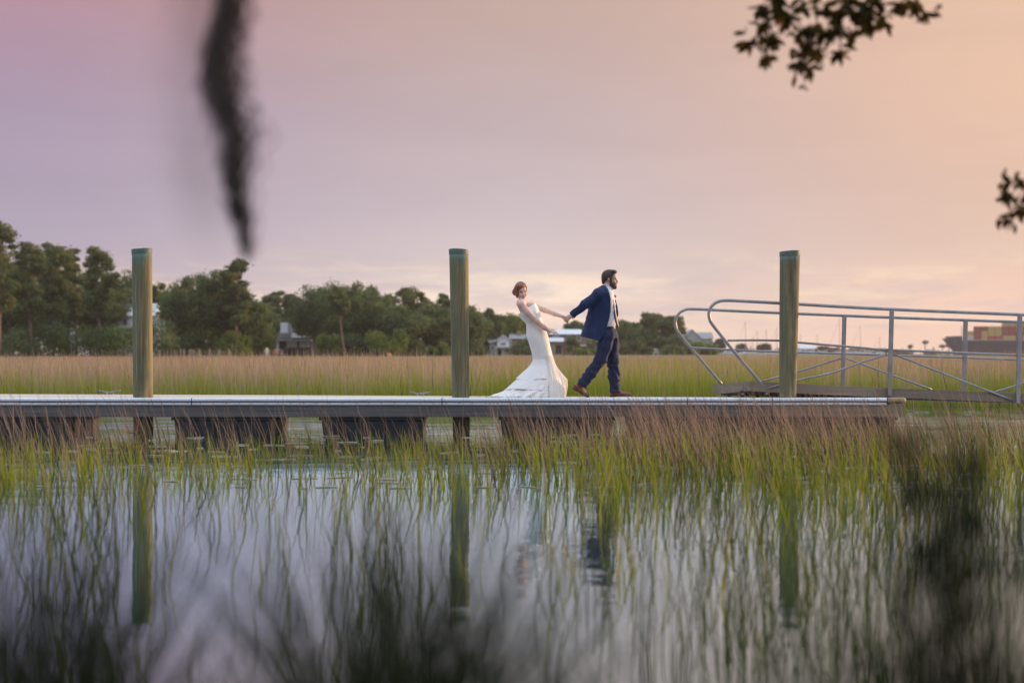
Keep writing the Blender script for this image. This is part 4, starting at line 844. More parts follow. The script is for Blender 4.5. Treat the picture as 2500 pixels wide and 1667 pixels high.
def tree(kind, px, py, wpx, Y, label, mat='oakleaf', lean=0.0, group='trees along the far shore', name=None, per=None, base=.25, cb=None):
    k = Y / FPX; x0 = (px - 1250) * k; H = CAMZ + (HZ - py) * k - base; Wd = wpx * k / 2 * (1.12 if kind == 'pine' else 1.22 if kind == 'oak' else 1.15)
    nm = name or {'pine': 'pine_tree', 'oak': 'oak_tree', 'bush': 'shrub'}[kind]
    T = Thing(nm, label, 'shrub' if kind == 'bush' else 'tree', (x0, Y, base), group); C = []; Rr = []; sz = .27 * Y / 240
    ax = lambda t_: np.array([x0 + lean * H * (t_ - .5), Y, base + H * t_])
    if kind == 'pine':
        cb = .36 if cb is None else cb; n = int(34 + 10 * rng.uniform())
        for i in range(n):
            t_ = cb + (1 - cb) * (i + .5) / n; env = Wd * (1.0 - .45 * abs((t_ - cb) / (1 - cb) - .55) * 2) * rng.uniform(.55, 1.0); an = rng.uniform(0, 6.28)
            r = Wd * rng.uniform(.20, .46); rr = max(env * rng.uniform(.5, 1.25) - r * .5, 0); C.append(ax(t_) + np.array([math.cos(an) * rr, math.sin(an) * rr, -r * .45 if t_ > .9 else 0])); Rr.append(r)
        flat = .55
    elif kind == 'oak':
        cb = .16 if cb is None else cb; n = int(60 + 12 * rng.uniform())
        for i in range(n):
            d = rng.normal(0, 1, 3); d /= np.linalg.norm(d); q_ = rng.uniform(.45, .98); hc = H * (1 - cb) / 2; r = Wd * rng.uniform(.16, .40)
            c = ax(.5) + np.array([0, 0, H * cb / 2]) + d * q_ * np.array([Wd - r * .5, Wd - r * .5, hc - r * .5]); C.append(c); Rr.append(r)
        flat = .8
    else:
        n = 14
        for i in range(n):
            d = rng.normal(0, 1, 3); d /= np.linalg.norm(d); r = min(Wd, H) * rng.uniform(.35, .5); C.append(np.array([x0, Y, base + H * .48]) + d * np.array([Wd * .72, Wd * .7, H * .36])); Rr.append(r)
        flat = .85
    C = np.array(C); Rr = np.array(Rr); zt = (C[:, 2] + Rr * flat).max() - base; C[:, 2] = base + (C[:, 2] - base) * (H / zt)
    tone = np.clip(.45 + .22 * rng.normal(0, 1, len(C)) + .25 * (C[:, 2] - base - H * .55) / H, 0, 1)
    per = per or {'pine': 250, 'oak': 175, 'bush': 150}[kind]
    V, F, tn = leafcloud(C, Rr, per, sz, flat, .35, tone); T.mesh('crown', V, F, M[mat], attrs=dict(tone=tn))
    mb = MB(); top = ax(.93 if kind == 'pine' else .6); r0 = {'pine': .030, 'oak': .035, 'bush': .03}[kind] * H ** .9 * .55
    bot = np.array([x0 - lean * H * .5, Y, base - .3]); pts = [bot + (top - bot) * t_ + np.array([.012 * H * math.sin(3 * t_ + px), 0, 0]) for t_ in np.linspace(0, 1, 8)]
    mb.tube(pts, [r0 * (1.25 - .95 * t_) for t_ in np.linspace(0, 1, 8)], 8)
    for c, r in list(zip(C, Rr))[::2]:
        tt = np.clip((c[2] - base) / H - .12, .15, .88); limb_tube(mb, ax(tt), c, r0 * .35, r0 * .1)
    T.part('trunk', mb, M['bark' if kind == 'pine' else 'oakbark'], smooth=True); return T
TR = [
 ('pine', 3, 538, 100, 214, 'tall pine cut by the left edge of the photo, highest treetop of all', 'needle'),
 ('pine', 70, 590, 115, 224, 'broad pine second from the left edge of the wood', 'needle'),
 ('pine', 132, 592, 105, 232, 'pine third from the left edge, crown touching its left neighbour', 'needle'),
 ('pine', 182, 606, 72, 240, 'slim open crowned pine left of the pine with the forked flat top', 'needle'),
 ('pine', 240, 601, 96, 226, 'pine with a forked flat top, nearest pine left of the leftmost piling', 'needle'),
 ('oak', 296, 655, 120, 256, 'leafy tree partly hidden by the leftmost piling', 'oakleaf'),
 ('oak', 30, 668, 170, 236, 'dense leafy tree low at the left edge under the tallest pine', 'oakleaf'),
 ('oak', 150, 672, 180, 248, 'dense leafy tree below the third and fourth pines from the left', 'oakleaf'),
 ('oak', 238, 690, 120, 250, 'dense leafy tree below the pine with the forked flat top', 'oakleaf'),
 ('oak', 385, 690, 90, 262, 'small leafy tree just right of the leftmost piling', 'oakleaf'),
 ('oak', 455, 672, 140, 244, 'rounded leafy tree right of the small tree by the leftmost piling', 'oakleaf'),
 ('oak', 520, 657, 120, 238, 'tall rounded leafy tree just left of the lone umbrella topped pine', 'oakleaf'),
 ('pine', 577, 630, 92, 234, 'lone umbrella topped pine with sky showing through its crown', 'needle'),
 ('oak', 600, 715, 130, 240, 'leafy tree at the foot of the lone umbrella topped pine', 'oakleaf'),
 ('pine', 668, 711, 66, 318, 'small distant pine left of the dark house chimney, left one of two', 'needle'),
 ('pine', 712, 717, 62, 322, 'small distant pine above the dark house, right one of two', 'needle'),
 ('oak', 770, 692, 130, 272, 'dark rounded tree right above the dark house with white windows', 'oakleaf'),
 ('oak', 848, 684, 150, 262, 'tallest dark tree of the middle grove, behind the leaning pale trunk', 'oakleaf'),
 ('oak', 905, 692, 110, 268, 'dark tree on the right shoulder of the middle grove', 'oakleaf'),
 ('pine', 1000, 698, 92, 296, 'round topped pine with glowing sky gaps left of the middle piling', 'needle'),
 ('oak', 975, 742, 130, 262, 'leafy tree below the round topped pine with sky gaps', 'oakleaf'),
 ('oak', 1058, 735, 110, 270, 'leafy tree just left of the middle piling', 'oakleaf'),
 ('pine', 1087, 717, 46, 305, 'small pine top peeping out beside the middle piling', 'needle'),
 ('oak', 1140, 744, 105, 280, 'grey green tree just right of the middle piling', 'oakleaf'),
 ('oak', 1196, 752, 70, 330, 'dark tree between the middle piling and the bright green tree', 'oakleaf'),
 ('oak', 1246, 762, 82, 345, 'bright green tree behind the waist of the bride', 'brightleaf'),
 ('oak', 1296, 788, 70, 352, 'dark tree showing between the two arms of the bride', 'oakleaf'),
 ('oak', 1345, 800, 70, 390, 'low tree behind the white roofed brick house, under the joined hands', 'oakleaf'),
 ('oak', 1402, 782, 54, 392, 'dark tree above the white roof left of the navy jacket', 'oakleaf'),
 ('oak', 1528, 778, 84, 390, 'rounded tree just right of the navy trousers', 'oakleaf'),
 ('oak', 1560, 800, 60, 380, 'dark tree between the rounded tree and the two far pines', 'oakleaf'),
 ('pine', 1588, 763, 62, 398, 'far pine with glowing gaps, left of the pair by the gangway loop', 'needle'),
 ('pine', 1642, 770, 84, 385, 'far pine with glowing gaps, right of the pair by the gangway loop', 'needle'),
 ('oak', 1640, 815, 80, 380, 'leafy tree under the pair of far pines near the gangway loop', 'oakleaf'),
]
for a in TR: tree(*a, lean=float(rng.normal(0, .02)))
tree('pine', 833, 700, 60, 250, 'leaning bare trunked pine in front of the middle grove', 'needle', lean=-.14, cb=.62)
for px, py, wd, Y, mt, lb in (
 (28, 790, 120, 222, 'oakleaf', 'dark shrub at the marsh edge in the left corner of the wood'), (108, 775, 120, 226, 'oakleaf', 'shrub at the marsh edge second from the left'), (180, 782, 110, 228, 'brightleaf', 'light green shrub left of the white house'),
 (238, 785, 110, 225, 'oakleaf', 'shrub at the left start of the post fence'), (292, 788, 130, 226, 'brightleaf', 'light green shrub hiding the foot of the white house'), (385, 772, 110, 226, 'oakleaf', 'shrub behind the fence just right of the leftmost piling'),
 (448, 800, 100, 238, 'oakleaf', 'shrub behind the middle of the post fence'), (512, 792, 100, 238, 'brightleaf', 'shrub behind the right end of the post fence'), (572, 806, 90, 234, 'brightleaf', 'rounded bright green shrub right of the post fence'),
 (632, 786, 80, 246, 'brightleaf', 'tall light green shrub left of the dark house'), (806, 812, 56, 252, 'brightleaf', 'small shrub right of the dark house'), (850, 812, 84, 256, 'oakleaf', 'shrub under the leaning pale trunk'),
 (943, 797, 92, 252, 'brightleaf', 'bright rounded shrub in front of the middle grove'), (905, 822, 60, 256, 'oakleaf', 'low shrub left of the bright rounded shrub'), (1002, 826, 70, 260, 'oakleaf', 'low shrub left of the pale blue house'), (1072, 836, 50, 262, 'brightleaf', 'small shrub in front of the pale blue house'),
 (1128, 800, 80, 276, 'oakleaf', 'shrub right of the middle piling'), (1166, 822, 46, 290, 'oakleaf', 'dark shrub left of the cream house'), (1284, 822, 62, 320, 'oakleaf', 'dark shrub right of the cream house behind the gown'),
 (1397, 822, 28, 332, 'oakleaf', 'narrow dark cypress shrub in front of the brick house'), (1420, 850, 40, 326, 'brightleaf', 'low bright bush left of the navy trousers'), (1450, 852, 44, 330, 'brightleaf', 'low bright bush right behind the navy trousers'), (1541, 828, 58, 350, 'paleleaf', 'pale green rounded bush right of the navy trousers'),
 (1578, 840, 30, 352, 'oakleaf', 'dark small bush right of the pale green rounded bush'), (1640, 842, 60, 362, 'oakleaf', 'dark bush below the pair of far pines'), (1702, 834, 66, 400, 'brightleaf', 'bright bush in front of the grey blue gabled house'), (1728, 842, 40, 402, 'oakleaf', 'dark bush at the right corner of the grey blue gabled house'), (1686, 848, 40, 380, 'oakleaf', 'low dark bush inside the first gangway loop')):
    tree('bush', px, py, wd, Y, lb, mt, group='shrubs along the far shore', base=.2)
def mass(name, label, x0, x1, y0, y1, n, top, size, mat):
    px = rng.uniform(x0, x1, n); Y = rng.uniform(y0, y1, n); zt = CAMZ + (HZ - top(px)) / FPX * Y; z = rng.uniform(0.02, 1, n) * np.maximum(zt, 1); C = np.stack([(px - 1250) / FPX * Y, Y, z], 1)
    V, F, tn = leafcloud(C, rng.uniform(.8, 1.7, n) * y0 / 240, 34, size, .8, .2, np.clip(.4 + .25 * rng.normal(0, 1, n), 0, 1)); tag(link(name, raw_mesh(name, V, F, attrs=dict(tone=tn)), M[mat]), label, 'undergrowth', None, 'stuff')
mass('undergrowth', 'dark tangle of undergrowth filling the wood behind the left marsh edge', -60, 1160, 302, 345, 3000, lambda p: np.interp(p, [-60, 150, 260, 320, 500, 600, 650, 740, 800, 920, 1000, 1100, 1160], [640, 655, 680, 715, 700, 735, 768, 768, 715, 725, 760, 765, 790]) + 14 * wav(p, p * .6, 3, .05), .45, 'oakleaf')
mass('hedge_growth', 'low tangle of bushes along the shore behind the couple', 1160, 1745, 400, 440, 420, lambda p: np.interp(p, [1160, 1300, 1450, 1600, 1745], [815, 822, 815, 825, 846]) + 8 * wav(p, p * .6, 5, .06), .6, 'oakleaf')
for px, py, wd, Y, lb in ((1756, 826, 26, 560, 'small far tree between the two gangway loops'), (1812, 838, 26, 640, 'small far tree just below the near mid rail, left one'), (1866, 838, 30, 640, 'small round far tree left of the rightmost piling'), (1975, 846, 30, 700, 'small far tree right of the rightmost piling'),
                         (2014, 845, 30, 700, 'small far tree two right of the rightmost piling'), (2040, 848, 26, 700, 'small far tree at the foot of the second gangway post'), (2088, 850, 34, 760, 'small far tree right of the second gangway post'), (2150, 851, 30, 760, 'small far tree left of the first near gangway post')):
    tree('oak', px, py, wd, Y, lb, 'farwood', group='far trees by the marina', per=40)
for px, py, Y, lb in ((2222, 843, 880, 'far palm furthest left of those by the ship'), (2258, 832, 880, 'tall far palm midway between gangway post and ship'), (2300, 842, 880, 'far palm close left of the ship bow, left of two'), (2316, 841, 880, 'far palm closest to the ship bow')):
    k = Y / FPX; x0 = (px - 1250) * k; H = CAMZ + (HZ - py) * k - .5; T = Thing('palm_tree', lb, 'palm tree', (x0, Y, .5), 'far palms'); T.part('trunk', MB().tube([(x0, Y, .3), (x0 + .2, Y, H * .5), (x0 + .1, Y, H * .92)], [.35, .28, .25], 6), M['bark'])
    V, F, tn = leafcloud(np.array([[x0 + .1, Y, H * .95]]), np.array([1.9]), 130, .7, .6, .3, np.array([.5])); T.mesh('crown', V, F, M['palm'], attrs=dict(tone=tn))
n = 230; px = rng.uniform(1700, 2700, n); Y = 905 + rng.uniform(0, 60, n); C = np.stack([(px - 1250) / FPX * Y, Y, 1.0 + rng.uniform(0, 1.0, n) + 1.2 * np.abs(wav(px, px * .3, 3, .03))], 1)
V, F, tn = leafcloud(C, rng.uniform(1.8, 3.2, n), 26, 1.1, .7, .3, rng.uniform(.2, .8, n)); o = link('far_wood', raw_mesh('far_wood', V, F, attrs=dict(tone=tn)), M['farwood']); tag(o, 'thin hazy line of trees on the far shore behind the gangway', 'trees', None, 'stuff')
# ------------------------------------------------------------------ houses
def house(name, label, Y, parts, group='houses on the far shore'):
    """parts in photo pixels at depth Y: (kind, x0, ytop, x1, ybottom, material, extra)"""
    k = Y / FPX; X_ = lambda px: (px - 1250) * k; Z_ = lambda py: CAMZ + (HZ - py) * k
    xs = [p[1] for p in parts] + [p[3] for p in parts]; T = Thing(name, label, 'house', (X_((min(xs) + max(xs)) / 2), Y, .2), group); last = {}
    for p in parts:
        kd, a, t_, b, bt, mt = p[:6]; ex = p[6] if len(p) > 6 else {}; d0 = ex.get('d', 0.0); dep = ex.get('dep', 7.0)
        if kd == 'wall': last['w'] = T.part('wall', MB().span((X_(a), Y + d0, -.2 if ex.get('ground', True) and bt > 845 else Z_(bt)), (X_(b), Y + d0 + dep, Z_(t_))), M[mt])
        elif kd == 'gable':      # gable end faces the camera
            xm = X_(ex.get('peak', (a + b) / 2)); ov = .35; m_ = MB(); th = .22
            T.part('gable_wall', MB().prism([(X_(a), Y + d0 + .02, Z_(bt)), (X_(b), Y + d0 + .02, Z_(bt)), (xm, Y + d0 + .02, Z_(t_))], (0, dep - .04, 0)), M[ex.get('wm', 'wwhite')])
            for sx in (a, b):
                e = X_(sx); dv = np.array([e - xm, 0, Z_(bt) - Z_(t_)]); dv = dv * (1 + ov / np.linalg.norm(dv)); pk = np.array([xm, Y + d0 - .3, Z_(t_) + .03])
                m_.prism([pk, pk + dv, pk + dv + np.array([0, 0, th]), pk + np.array([0, 0, th])], (0, dep + .6, 0))
            last['r'] = T.part('roof', m_, M[mt])
        elif kd == 'slope':      # roof plane seen from its eave side
            m_ = MB(); y0, y1 = Y + d0 - .5, Y + d0 + dep / 2; ins = ex.get('hip', 0) * k
            f_ = [(X_(a), y0, Z_(bt)), (X_(b), y0, Z_(bt)), (X_(b) - ins, y1, Z_(t_)), (X_(a) + ins, y1, Z_(t_))]; bk = [(X_(b), y1 + dep / 2 + .5, Z_(bt)), (X_(a), y1 + dep / 2 + .5, Z_(bt))]
            m_.add(f_ + bk, [(0, 1, 2, 3), (3, 2, 4, 5), (0, 3, 5), (1, 4, 2), (0, 5, 4, 1)]); last['r'] = T.part('roof', m_, M[mt])
        elif kd == 'window':
            w_ = T.part('window', MB().span((X_(a), Y + d0 - .06, Z_(bt)), (X_(b), Y + d0 + .05, Z_(t_))), M['trim']); nn = ex.get('n', 1); g = (X_(b) - X_(a)) / nn
            for i in range(nn): T.part('pane', MB().span((X_(a) + g * i + .10, Y + d0 - .075, Z_(bt) + .1), (X_(a) + g * (i + 1) - .10, Y + d0 - .02, Z_(t_) - .1)), M[mt], w_)
        elif kd == 'door': T.part('door', MB().span((X_(a), Y + d0 - .05, Z_(bt)), (X_(b), Y + d0 + .05, Z_(t_))), M[mt])
        elif kd == 'chimney':
            c = T.part('chimney', MB().span((X_(a), Y + d0 + 2, Z_(bt)), (X_(b), Y + d0 + 2 + (X_(b) - X_(a)) * .8, Z_(t_))), M[mt], last.get('r'))
        elif kd == 'column': T.part('column', MB().span((X_(a), Y + d0 - 1.6, -.2), (X_(b), Y + d0 - 1.6 + .3, Z_(t_))), M[mt])
        elif kd == 'slab': T.part('slab', MB().span((X_(a), Y + d0 - 1.8, Z_(bt)), (X_(b), Y + d0 - .02, Z_(t_))), M[mt])
    return T
house('house', 'white house with white roof and two chimneys behind the leftmost piling', 251, [
 ('wall', 262, 770, 380, 868, 'wwhite'), ('slope', 255, 739, 385, 771, 'rwhite', dict(hip=14)), ('chimney', 297, 725, 307, 742, 'wgrey'), ('chimney', 316, 721, 327, 745, 'wwhite'),
 ('window', 276, 778, 288, 795, 'glass'), ('window', 300, 778, 312, 795, 'glass'), ('window', 352, 778, 366, 795, 'glass'), ('slab', 262, 798, 380, 801, 'wwhite'), ('column', 304, 801, 307, 868, 'wwhite'), ('column', 276, 801, 279, 868, 'wwhite')])
house('house', 'white outbuilding glimpsed through the pines left of the white house', 262, [('wall', 170, 758, 190, 868, 'wwhite'), ('gable', 168, 748, 192, 759, 'rwhite'), ('window', 175, 764, 184, 776, 'glass')])
house('house', 'dark two storey house with white window bands and boxy white chimney', 284, [
 ('wall', 674, 828, 760, 868, 'wdark', dict(dep=9)), ('wall', 708, 808, 757, 826, 'wdark', dict(d=2.5, dep=5)), ('slope', 670, 806, 764, 829, 'rdark', dict(d=3.2, dep=6)), ('window', 707, 812, 753, 824, 'paleglass', dict(n=5, d=2.45)),
 ('window', 700, 833, 726, 848, 'paleglass', dict(n=3)), ('window', 731, 833, 757, 848, 'paleglass', dict(n=3)), ('window', 675, 833, 681, 860, 'paleglass'), ('door', 683, 836, 696, 868, 'dark'), ('slab', 672, 829.5, 762, 832, 'wgrey'), ('slab', 700, 851, 762, 853, 'wdark'),
 ('column', 702, 853, 704, 868, 'wdark'), ('column', 730, 853, 732, 868, 'wdark'), ('column', 758, 853, 760, 868, 'wdark'), ('chimney', 680, 787, 698, 812, 'wwhite', dict(d=.5)), ('chimney', 698.5, 787, 708, 812, 'wgrey', dict(d=.8))])
house('house', 'pale blue house half hidden in the trees left of the middle piling', 305, [
 ('wall', 1036, 826, 1084, 868, 'wblue'), ('gable', 1034, 798, 1086, 827, 'rgrey', dict(wm='wblue')), ('window', 1052, 812, 1062, 824, 'paleglass'), ('window', 1046, 836, 1058, 852, 'paleglass'), ('window', 1064, 836, 1076, 852, 'paleglass')])
house('house', 'cream house with a columned front porch left of the gown', 325, [
 ('wall', 1196, 834, 1250, 868, 'wcream'), ('wall', 1214, 832, 1244, 868, 'wwhite', dict(d=-1.2, dep=4)), ('gable', 1210, 819, 1248, 833, 'rwhite', dict(d=-1.2, wm='wwhite')), ('slope', 1192, 826, 1212, 836, 'rgrey'),
 ('window', 1222, 836, 1236, 843, 'glass', dict(d=-1.2)), ('slab', 1208, 846, 1252, 849, 'trim', dict(d=-1.2)), ('column', 1210, 849, 1212, 868, 'trim', dict(d=-1.2)), ('column', 1228, 849, 1230, 868, 'trim', dict(d=-1.2)), ('column', 1249, 849, 1251, 868, 'trim', dict(d=-1.2)),
 ('door', 1216, 853, 1223, 868, 'dark', dict(d=-1.2)), ('window', 1234, 853, 1244, 861, 'glass', dict(d=-1.2)), ('window', 1198, 844, 1206, 854, 'glass')])
house('house', 'brick house with a stub chimney directly left of the gown', 338, [('wall', 1246, 826, 1290, 868, 'wbrick'), ('slope', 1243, 814, 1294, 827, 'rgrey'), ('chimney', 1262, 807, 1272, 826, 'wtan'), ('window', 1256, 834, 1264, 844, 'glass'), ('window', 1272, 834, 1280, 844, 'glass')])
house('house', 'brick house with long white metal roof between the couple', 345, [
 ('wall', 1345, 815, 1432, 868, 'wbrick', dict(dep=9)), ('wall', 1340, 833, 1372, 868, 'wtan', dict(d=-2.5, dep=2.4)), ('slope', 1338, 803, 1440, 816, 'rwhite', dict(hip=22, dep=9)), ('slope', 1336, 824, 1376, 834, 'rwhite', dict(d=-2.6, dep=3)),
 ('window', 1350, 818, 1366, 823, 'glass', dict(n=2)), ('window', 1382, 820, 1392, 832, 'glass'), ('window', 1408, 820, 1418, 832, 'glass'), ('door', 1356, 842, 1370, 864, 'dark', dict(d=-2.5)), ('slab', 1405, 842, 1430, 845, 'trim'), ('window', 1408, 849, 1424, 860, 'glass', dict(n=2))])  # the dark door slab stands in for the shaded garage opening
house('house', 'red brown house with white roof under the pair of far pines', 405, [('wall', 1592, 836, 1628, 868, 'wbrick'), ('slope', 1588, 822, 1632, 837, 'rwhite', dict(hip=6)), ('window', 1596, 840, 1604, 848, 'glass'), ('window', 1612, 840, 1622, 848, 'glass'), ('slab', 1590, 850, 1630, 852, 'trim'), ('column', 1594, 852, 1596, 868, 'trim'), ('column', 1624, 852, 1626, 868, 'trim')])
house('shed', 'small white shed in front of the red brown house', 372, [('wall', 1591, 860, 1612, 868, 'wwhite', dict(dep=3)), ('gable', 1589, 853, 1614, 861, 'rwhite', dict(dep=3)), ('door', 1598, 861.5, 1604, 868, 'dark')])
house('house', 'grey blue gabled house framed by the first gangway loop', 435, [
 ('wall', 1672, 826, 1740, 868, 'wblue', dict(dep=9)), ('gable', 1670, 806, 1712, 827, 'rgrey', dict(peak=1690, wm='wblue', dep=9)), ('slope', 1706, 811, 1743, 827, 'rgrey', dict(dep=9, d=.2)), ('window', 1692, 816, 1696, 825, 'warmglass'), ('window', 1729, 829, 1735, 837, 'warmglass'), ('window', 1680, 832, 1688, 842, 'paleglass'), ('window', 1702, 832, 1710, 842, 'paleglass')])
house('house', 'white house by the marina just right of the rightmost piling', 640, [('wall', 1952, 850, 1990, 868, 'wwhite'), ('slope', 1950, 842, 1992, 851, 'rwhite', dict(hip=5)), ('window', 1958, 853, 1963, 858, 'glass'), ('window', 1972, 853, 1977, 858, 'glass')])
# ------------------------------------------------------------------ fence, people on the shore, marker
Yf = 226.0; k = Yf / FPX; fx = [246, 256, 272, 281, 300, 310, 324, 334, 352, 362, 379, 394, 402, 418, 425, 441, 449, 465, 472, 487, 511, 535, 560]
T = Thing('post_fence', 'low wooden post and wire fence along the marsh edge at left', 'fence', ((400 - 1250) * k, Yf, .3))
for px in fx:
    x0 = (px - 1250) * k; T.part('post', MB().box((x0, Yf, CAMZ + (HZ - 862.5) * k), (.20, .16, 1.25 + .12 * math.sin(px)), float(rng.uniform(-.1, .1))), M['fence'])
for zz_ in (.75, 1.3): T.part('rail', MB().span(((246 - 1250) * k, Yf + .09, zz_), ((560 - 1250) * k, Yf + .13, zz_ + .05)), M['fence'])
def far_person(px, Y, label, top, legs, h=1.75, arm=.25):
    x0 = (px - 1250) / FPX * Y; b = np.array([x0, Y, .3]); T = Thing('person', label, 'person', b, 'people on the far shore')
    F = Field(b + np.array([-.6, -.4, -.05]), b + np.array([.6, .4, h + .1]), .03); A = lambda x, z, y=0: b + np.array([x, y, z * h])
    F.ell(A(0, .935), (.09, .10, .12), None, .03); F.cone(A(0, .80), A(0, .88), .07, .06, .04); F.chain([A(0, .52), A(0, .66), A(0, .78)], [.15, .14, .17], .05, 1.0)
    for s in (-1, 1):
        F.chain([A(s * .17, .79), A(s * .25, .64), A(s * (.22 + arm * (s > 0) * .3), .50)], [.06, .05, .04], .03); F.chain([A(s * .09, .50), A(s * .11, .27), A(s * .12, .03), A(s * .12, .02, -.12)], [.09, .065, .05, .05], .03); F.ell(A(s * (.22 + arm * (s > 0) * .3), .46), (.04, .04, .06), None, .02)
    V, Q = F.mesh(); T.mesh('body', V, Q, M['skin_f'], smooth=True)
    F = Field(b + np.array([-.6, -.4, 0]), b + np.array([.6, .4, h]), .03); F.chain([A(0, .50), A(0, .66), A(0, .79)], [.19, .18, .20], .05)
    for s in (-1, 1): F.cone(A(s * .17, .79), A(s * .24, .66), .085, .075, .04)
    V, Q = F.mesh(); T.mesh('shirt', V, Q, M[top], smooth=True)
    F = Field(b + np.array([-.5, -.4, -.05]), b + np.array([.5, .4, h * .6]), .03); F.cone(A(0, .49), A(0, .53), .18, .17, .04)
    for s in (-1, 1): F.cone(A(s * .09, .49), A(s * .11, .30), .11, .09, .03)
    V, Q = F.mesh(); T.mesh('trousers', V, Q, M[legs], smooth=True); T.part('hair', MB().ell(A(0, .965), (.105, .11, .10), 10, 6), M['hair_m'], smooth=True)
far_person(651.5, 221, 'tiny person in white shirt at the marsh edge left of the dark house', 'cl1', 'cl1', 1.8)
far_person(671.5, 224, 'tiny person in reddish top beside the one in white', 'cl2', 'cl3', 1.6)
far_person(684, 226, 'tiny dark clothed person nearest the foot of the dark house', 'cl3', 'cl3', 1.45)
Ym = 190.0; pm = P(950.5, 866.5, Ym); T = Thing('marker_float', 'small round orange marker ball at the far edge of the marsh', 'marker', (pm[0], Ym, 0)); T.part('ball', MB().ell(pm, (.22, .22, .26), 12, 8), M['orange'], smooth=True); T.part('stake', MB().tube([(pm[0], Ym, -.2), (pm[0], Ym, pm[2] - .2)], .04, 6), M['fence'])
# ------------------------------------------------------------------ marina
def sailboat(px, topy, Y, label, tilt=0.0, L=10.0, stay=0):
    k = Y / FPX; x0 = (px - 1250) * k; zt = CAMZ + (HZ - topy) * k; T = Thing('sailboat', label, 'sailboat', (x0, Y, 0), 'sailboats in the marina'); rings = []
    for t_ in np.linspace(-1, 1, 11):
        w_ = 1.5 * math.sqrt(max(1 - abs(t_) ** 2.4, .0)) + .04; fb = 1.0 + .35 * t_ * t_; xx_ = x0 + t_ * L / 2; rings.append([(xx_, Y - w_, fb), (xx_, Y + w_, fb), (xx_, Y + w_ * .75, .1), (xx_, Y, -.35), (xx_, Y - w_ * .75, .1)])
    T.part('hull', MB().rings(rings), M['boat']); T.part('cabin', MB().box((x0 + .2, Y, 1.35), (L * .4, 1.7, .65), taper=.86), M['boat']); T.part('mast', MB().tube([(x0, Y, .9), (x0 + tilt * (zt - 1), Y, zt)], [.17, .11], 6), M['mast'])
    T.part('boom', MB().tube([(x0, Y - .1, 2.2), (x0 - L * .38, Y - .1, 2.3)], .12, 6), M['cwht'])
    T.part('stay', MB().tube([(x0 + tilt * (zt - 1), Y, zt - .1), (x0 - L * .48 * (1 if stay >= 0 else -1), Y, 1.2)], .05, 4), M['mast'])
for a in ((1820, 785, 620, 'sailboat with a tall mast just right of the second gangway loop'), (1849, 807, 640, 'sailboat with a shorter mast second from the gangway loops', .0), (1871, 804, 690, 'sailboat with a faint mast third from the gangway loops'), (1896, 800, 680, 'sailboat with its mast just left of the rightmost piling'),
          (1955, 817, 690, 'sailboat with a short mast just right of the rightmost piling'), (1996, 815, 700, 'sailboat with a mast midway between piling and far gangway post'), (2050, 777, 640, 'sailboat with the tallest mast, left of the far gangway post', .0, 12.0, 1), (2101, 794, 660, 'sailboat with a mast right of the far gangway post', -.01, 11.0, 1),
          (2148, 822, 720, 'sailboat with a short mast left of the near gangway post'), (1838, 822, 720, 'sailboat with a very short mast between the two loops and the piling')): sailboat(*a)
def motorboat(px, Y, label, L=8.0):
    x0 = (px - 1250) / FPX * Y; T = Thing('motorboat', label, 'boat', (x0, Y, 0), 'white boats by the marsh edge'); rings = []
    for t_ in np.linspace(-1, 1, 9):
        w_ = 1.3 * (1 if t_ < .2 else math.sqrt(max(1 - ((t_ - .2) / .8) ** 2, 0))) + .04; fb = 1.15 + .35 * max(0, t_) ** 2; rings.append([(x0 + t_ * L / 2, Y - w_, fb), (x0 + t_ * L / 2, Y + w_, fb), (x0 + t_ * L / 2, Y + w_ * .7, -.1), (x0 + t_ * L / 2, Y - w_ * .7, -.1)])
    T.part('hull', MB().rings(rings), M['boat']); T.part('cabin', MB().box((x0 - .3, Y, 1.75), (L * .42, 1.8, 1.2), taper=.82), M['boat']); T.part('window', MB().box((x0 - .3, Y - .86, 1.9), (L * .32, .08, .4)), M['glass'])
for i, (px, Y) in enumerate(((1782, 560), (1830, 600), (1882, 610), (1965, 640), (2010, 650), (2078, 650), (2120, 660))):
    motorboat(px, Y, ['white boat hull under the near loop of the gangway', 'white boat below the shorter masts', 'white boat directly left of the rightmost piling', 'white boat directly right of the rightmost piling', 'white boat midway to the far gangway post', 'white boat just right of the far gangway post', 'white boat left of the near gangway post'][i], 9 + 2 * (i % 3))
# ------------------------------------------------------------------ container ship
YS = 800.0; kS = YS / FPX; sx = lambda px: (px - 1250) * kS; sz = lambda py: CAMZ + (HZ - py) * kS
T = Thing('container_ship', 'black hulled container ship entering behind the gangway at the right edge', 'ship', (sx(2450), YS, 0)); rings = []
for px, top, bm_ in ((2319, 825.5, .3), (2328, 826, 4), (2340, 827, 8), (2352, 829.5, 11.5), (2380, 831, 14), (2450, 831, 15), (2600, 831, 15), (2900, 831, 15)):
    dx = (6.5 if px < 2330 else 4.5 if px < 2345 else 2.0 if px < 2360 else 0); y0 = YS
    rings.append([(sx(px), y0 + 15 - bm_, sz(top)), (sx(px), y0 + 15 + bm_, sz(top)), (sx(px) + dx, y0 + 15 + bm_ * .8, 1.9), (sx(px) + dx, y0 + 15 - bm_ * .8, 1.9)])
T.part('hull', MB().rings(rings), M['hull']); rr = [[(a[3][0], a[3][1] - .0, 1.88), (a[2][0], a[2][1], 1.88), (a[2][0] + .5, a[2][1], -1), (a[3][0] + .5, a[3][1], -1)] for a in rings]
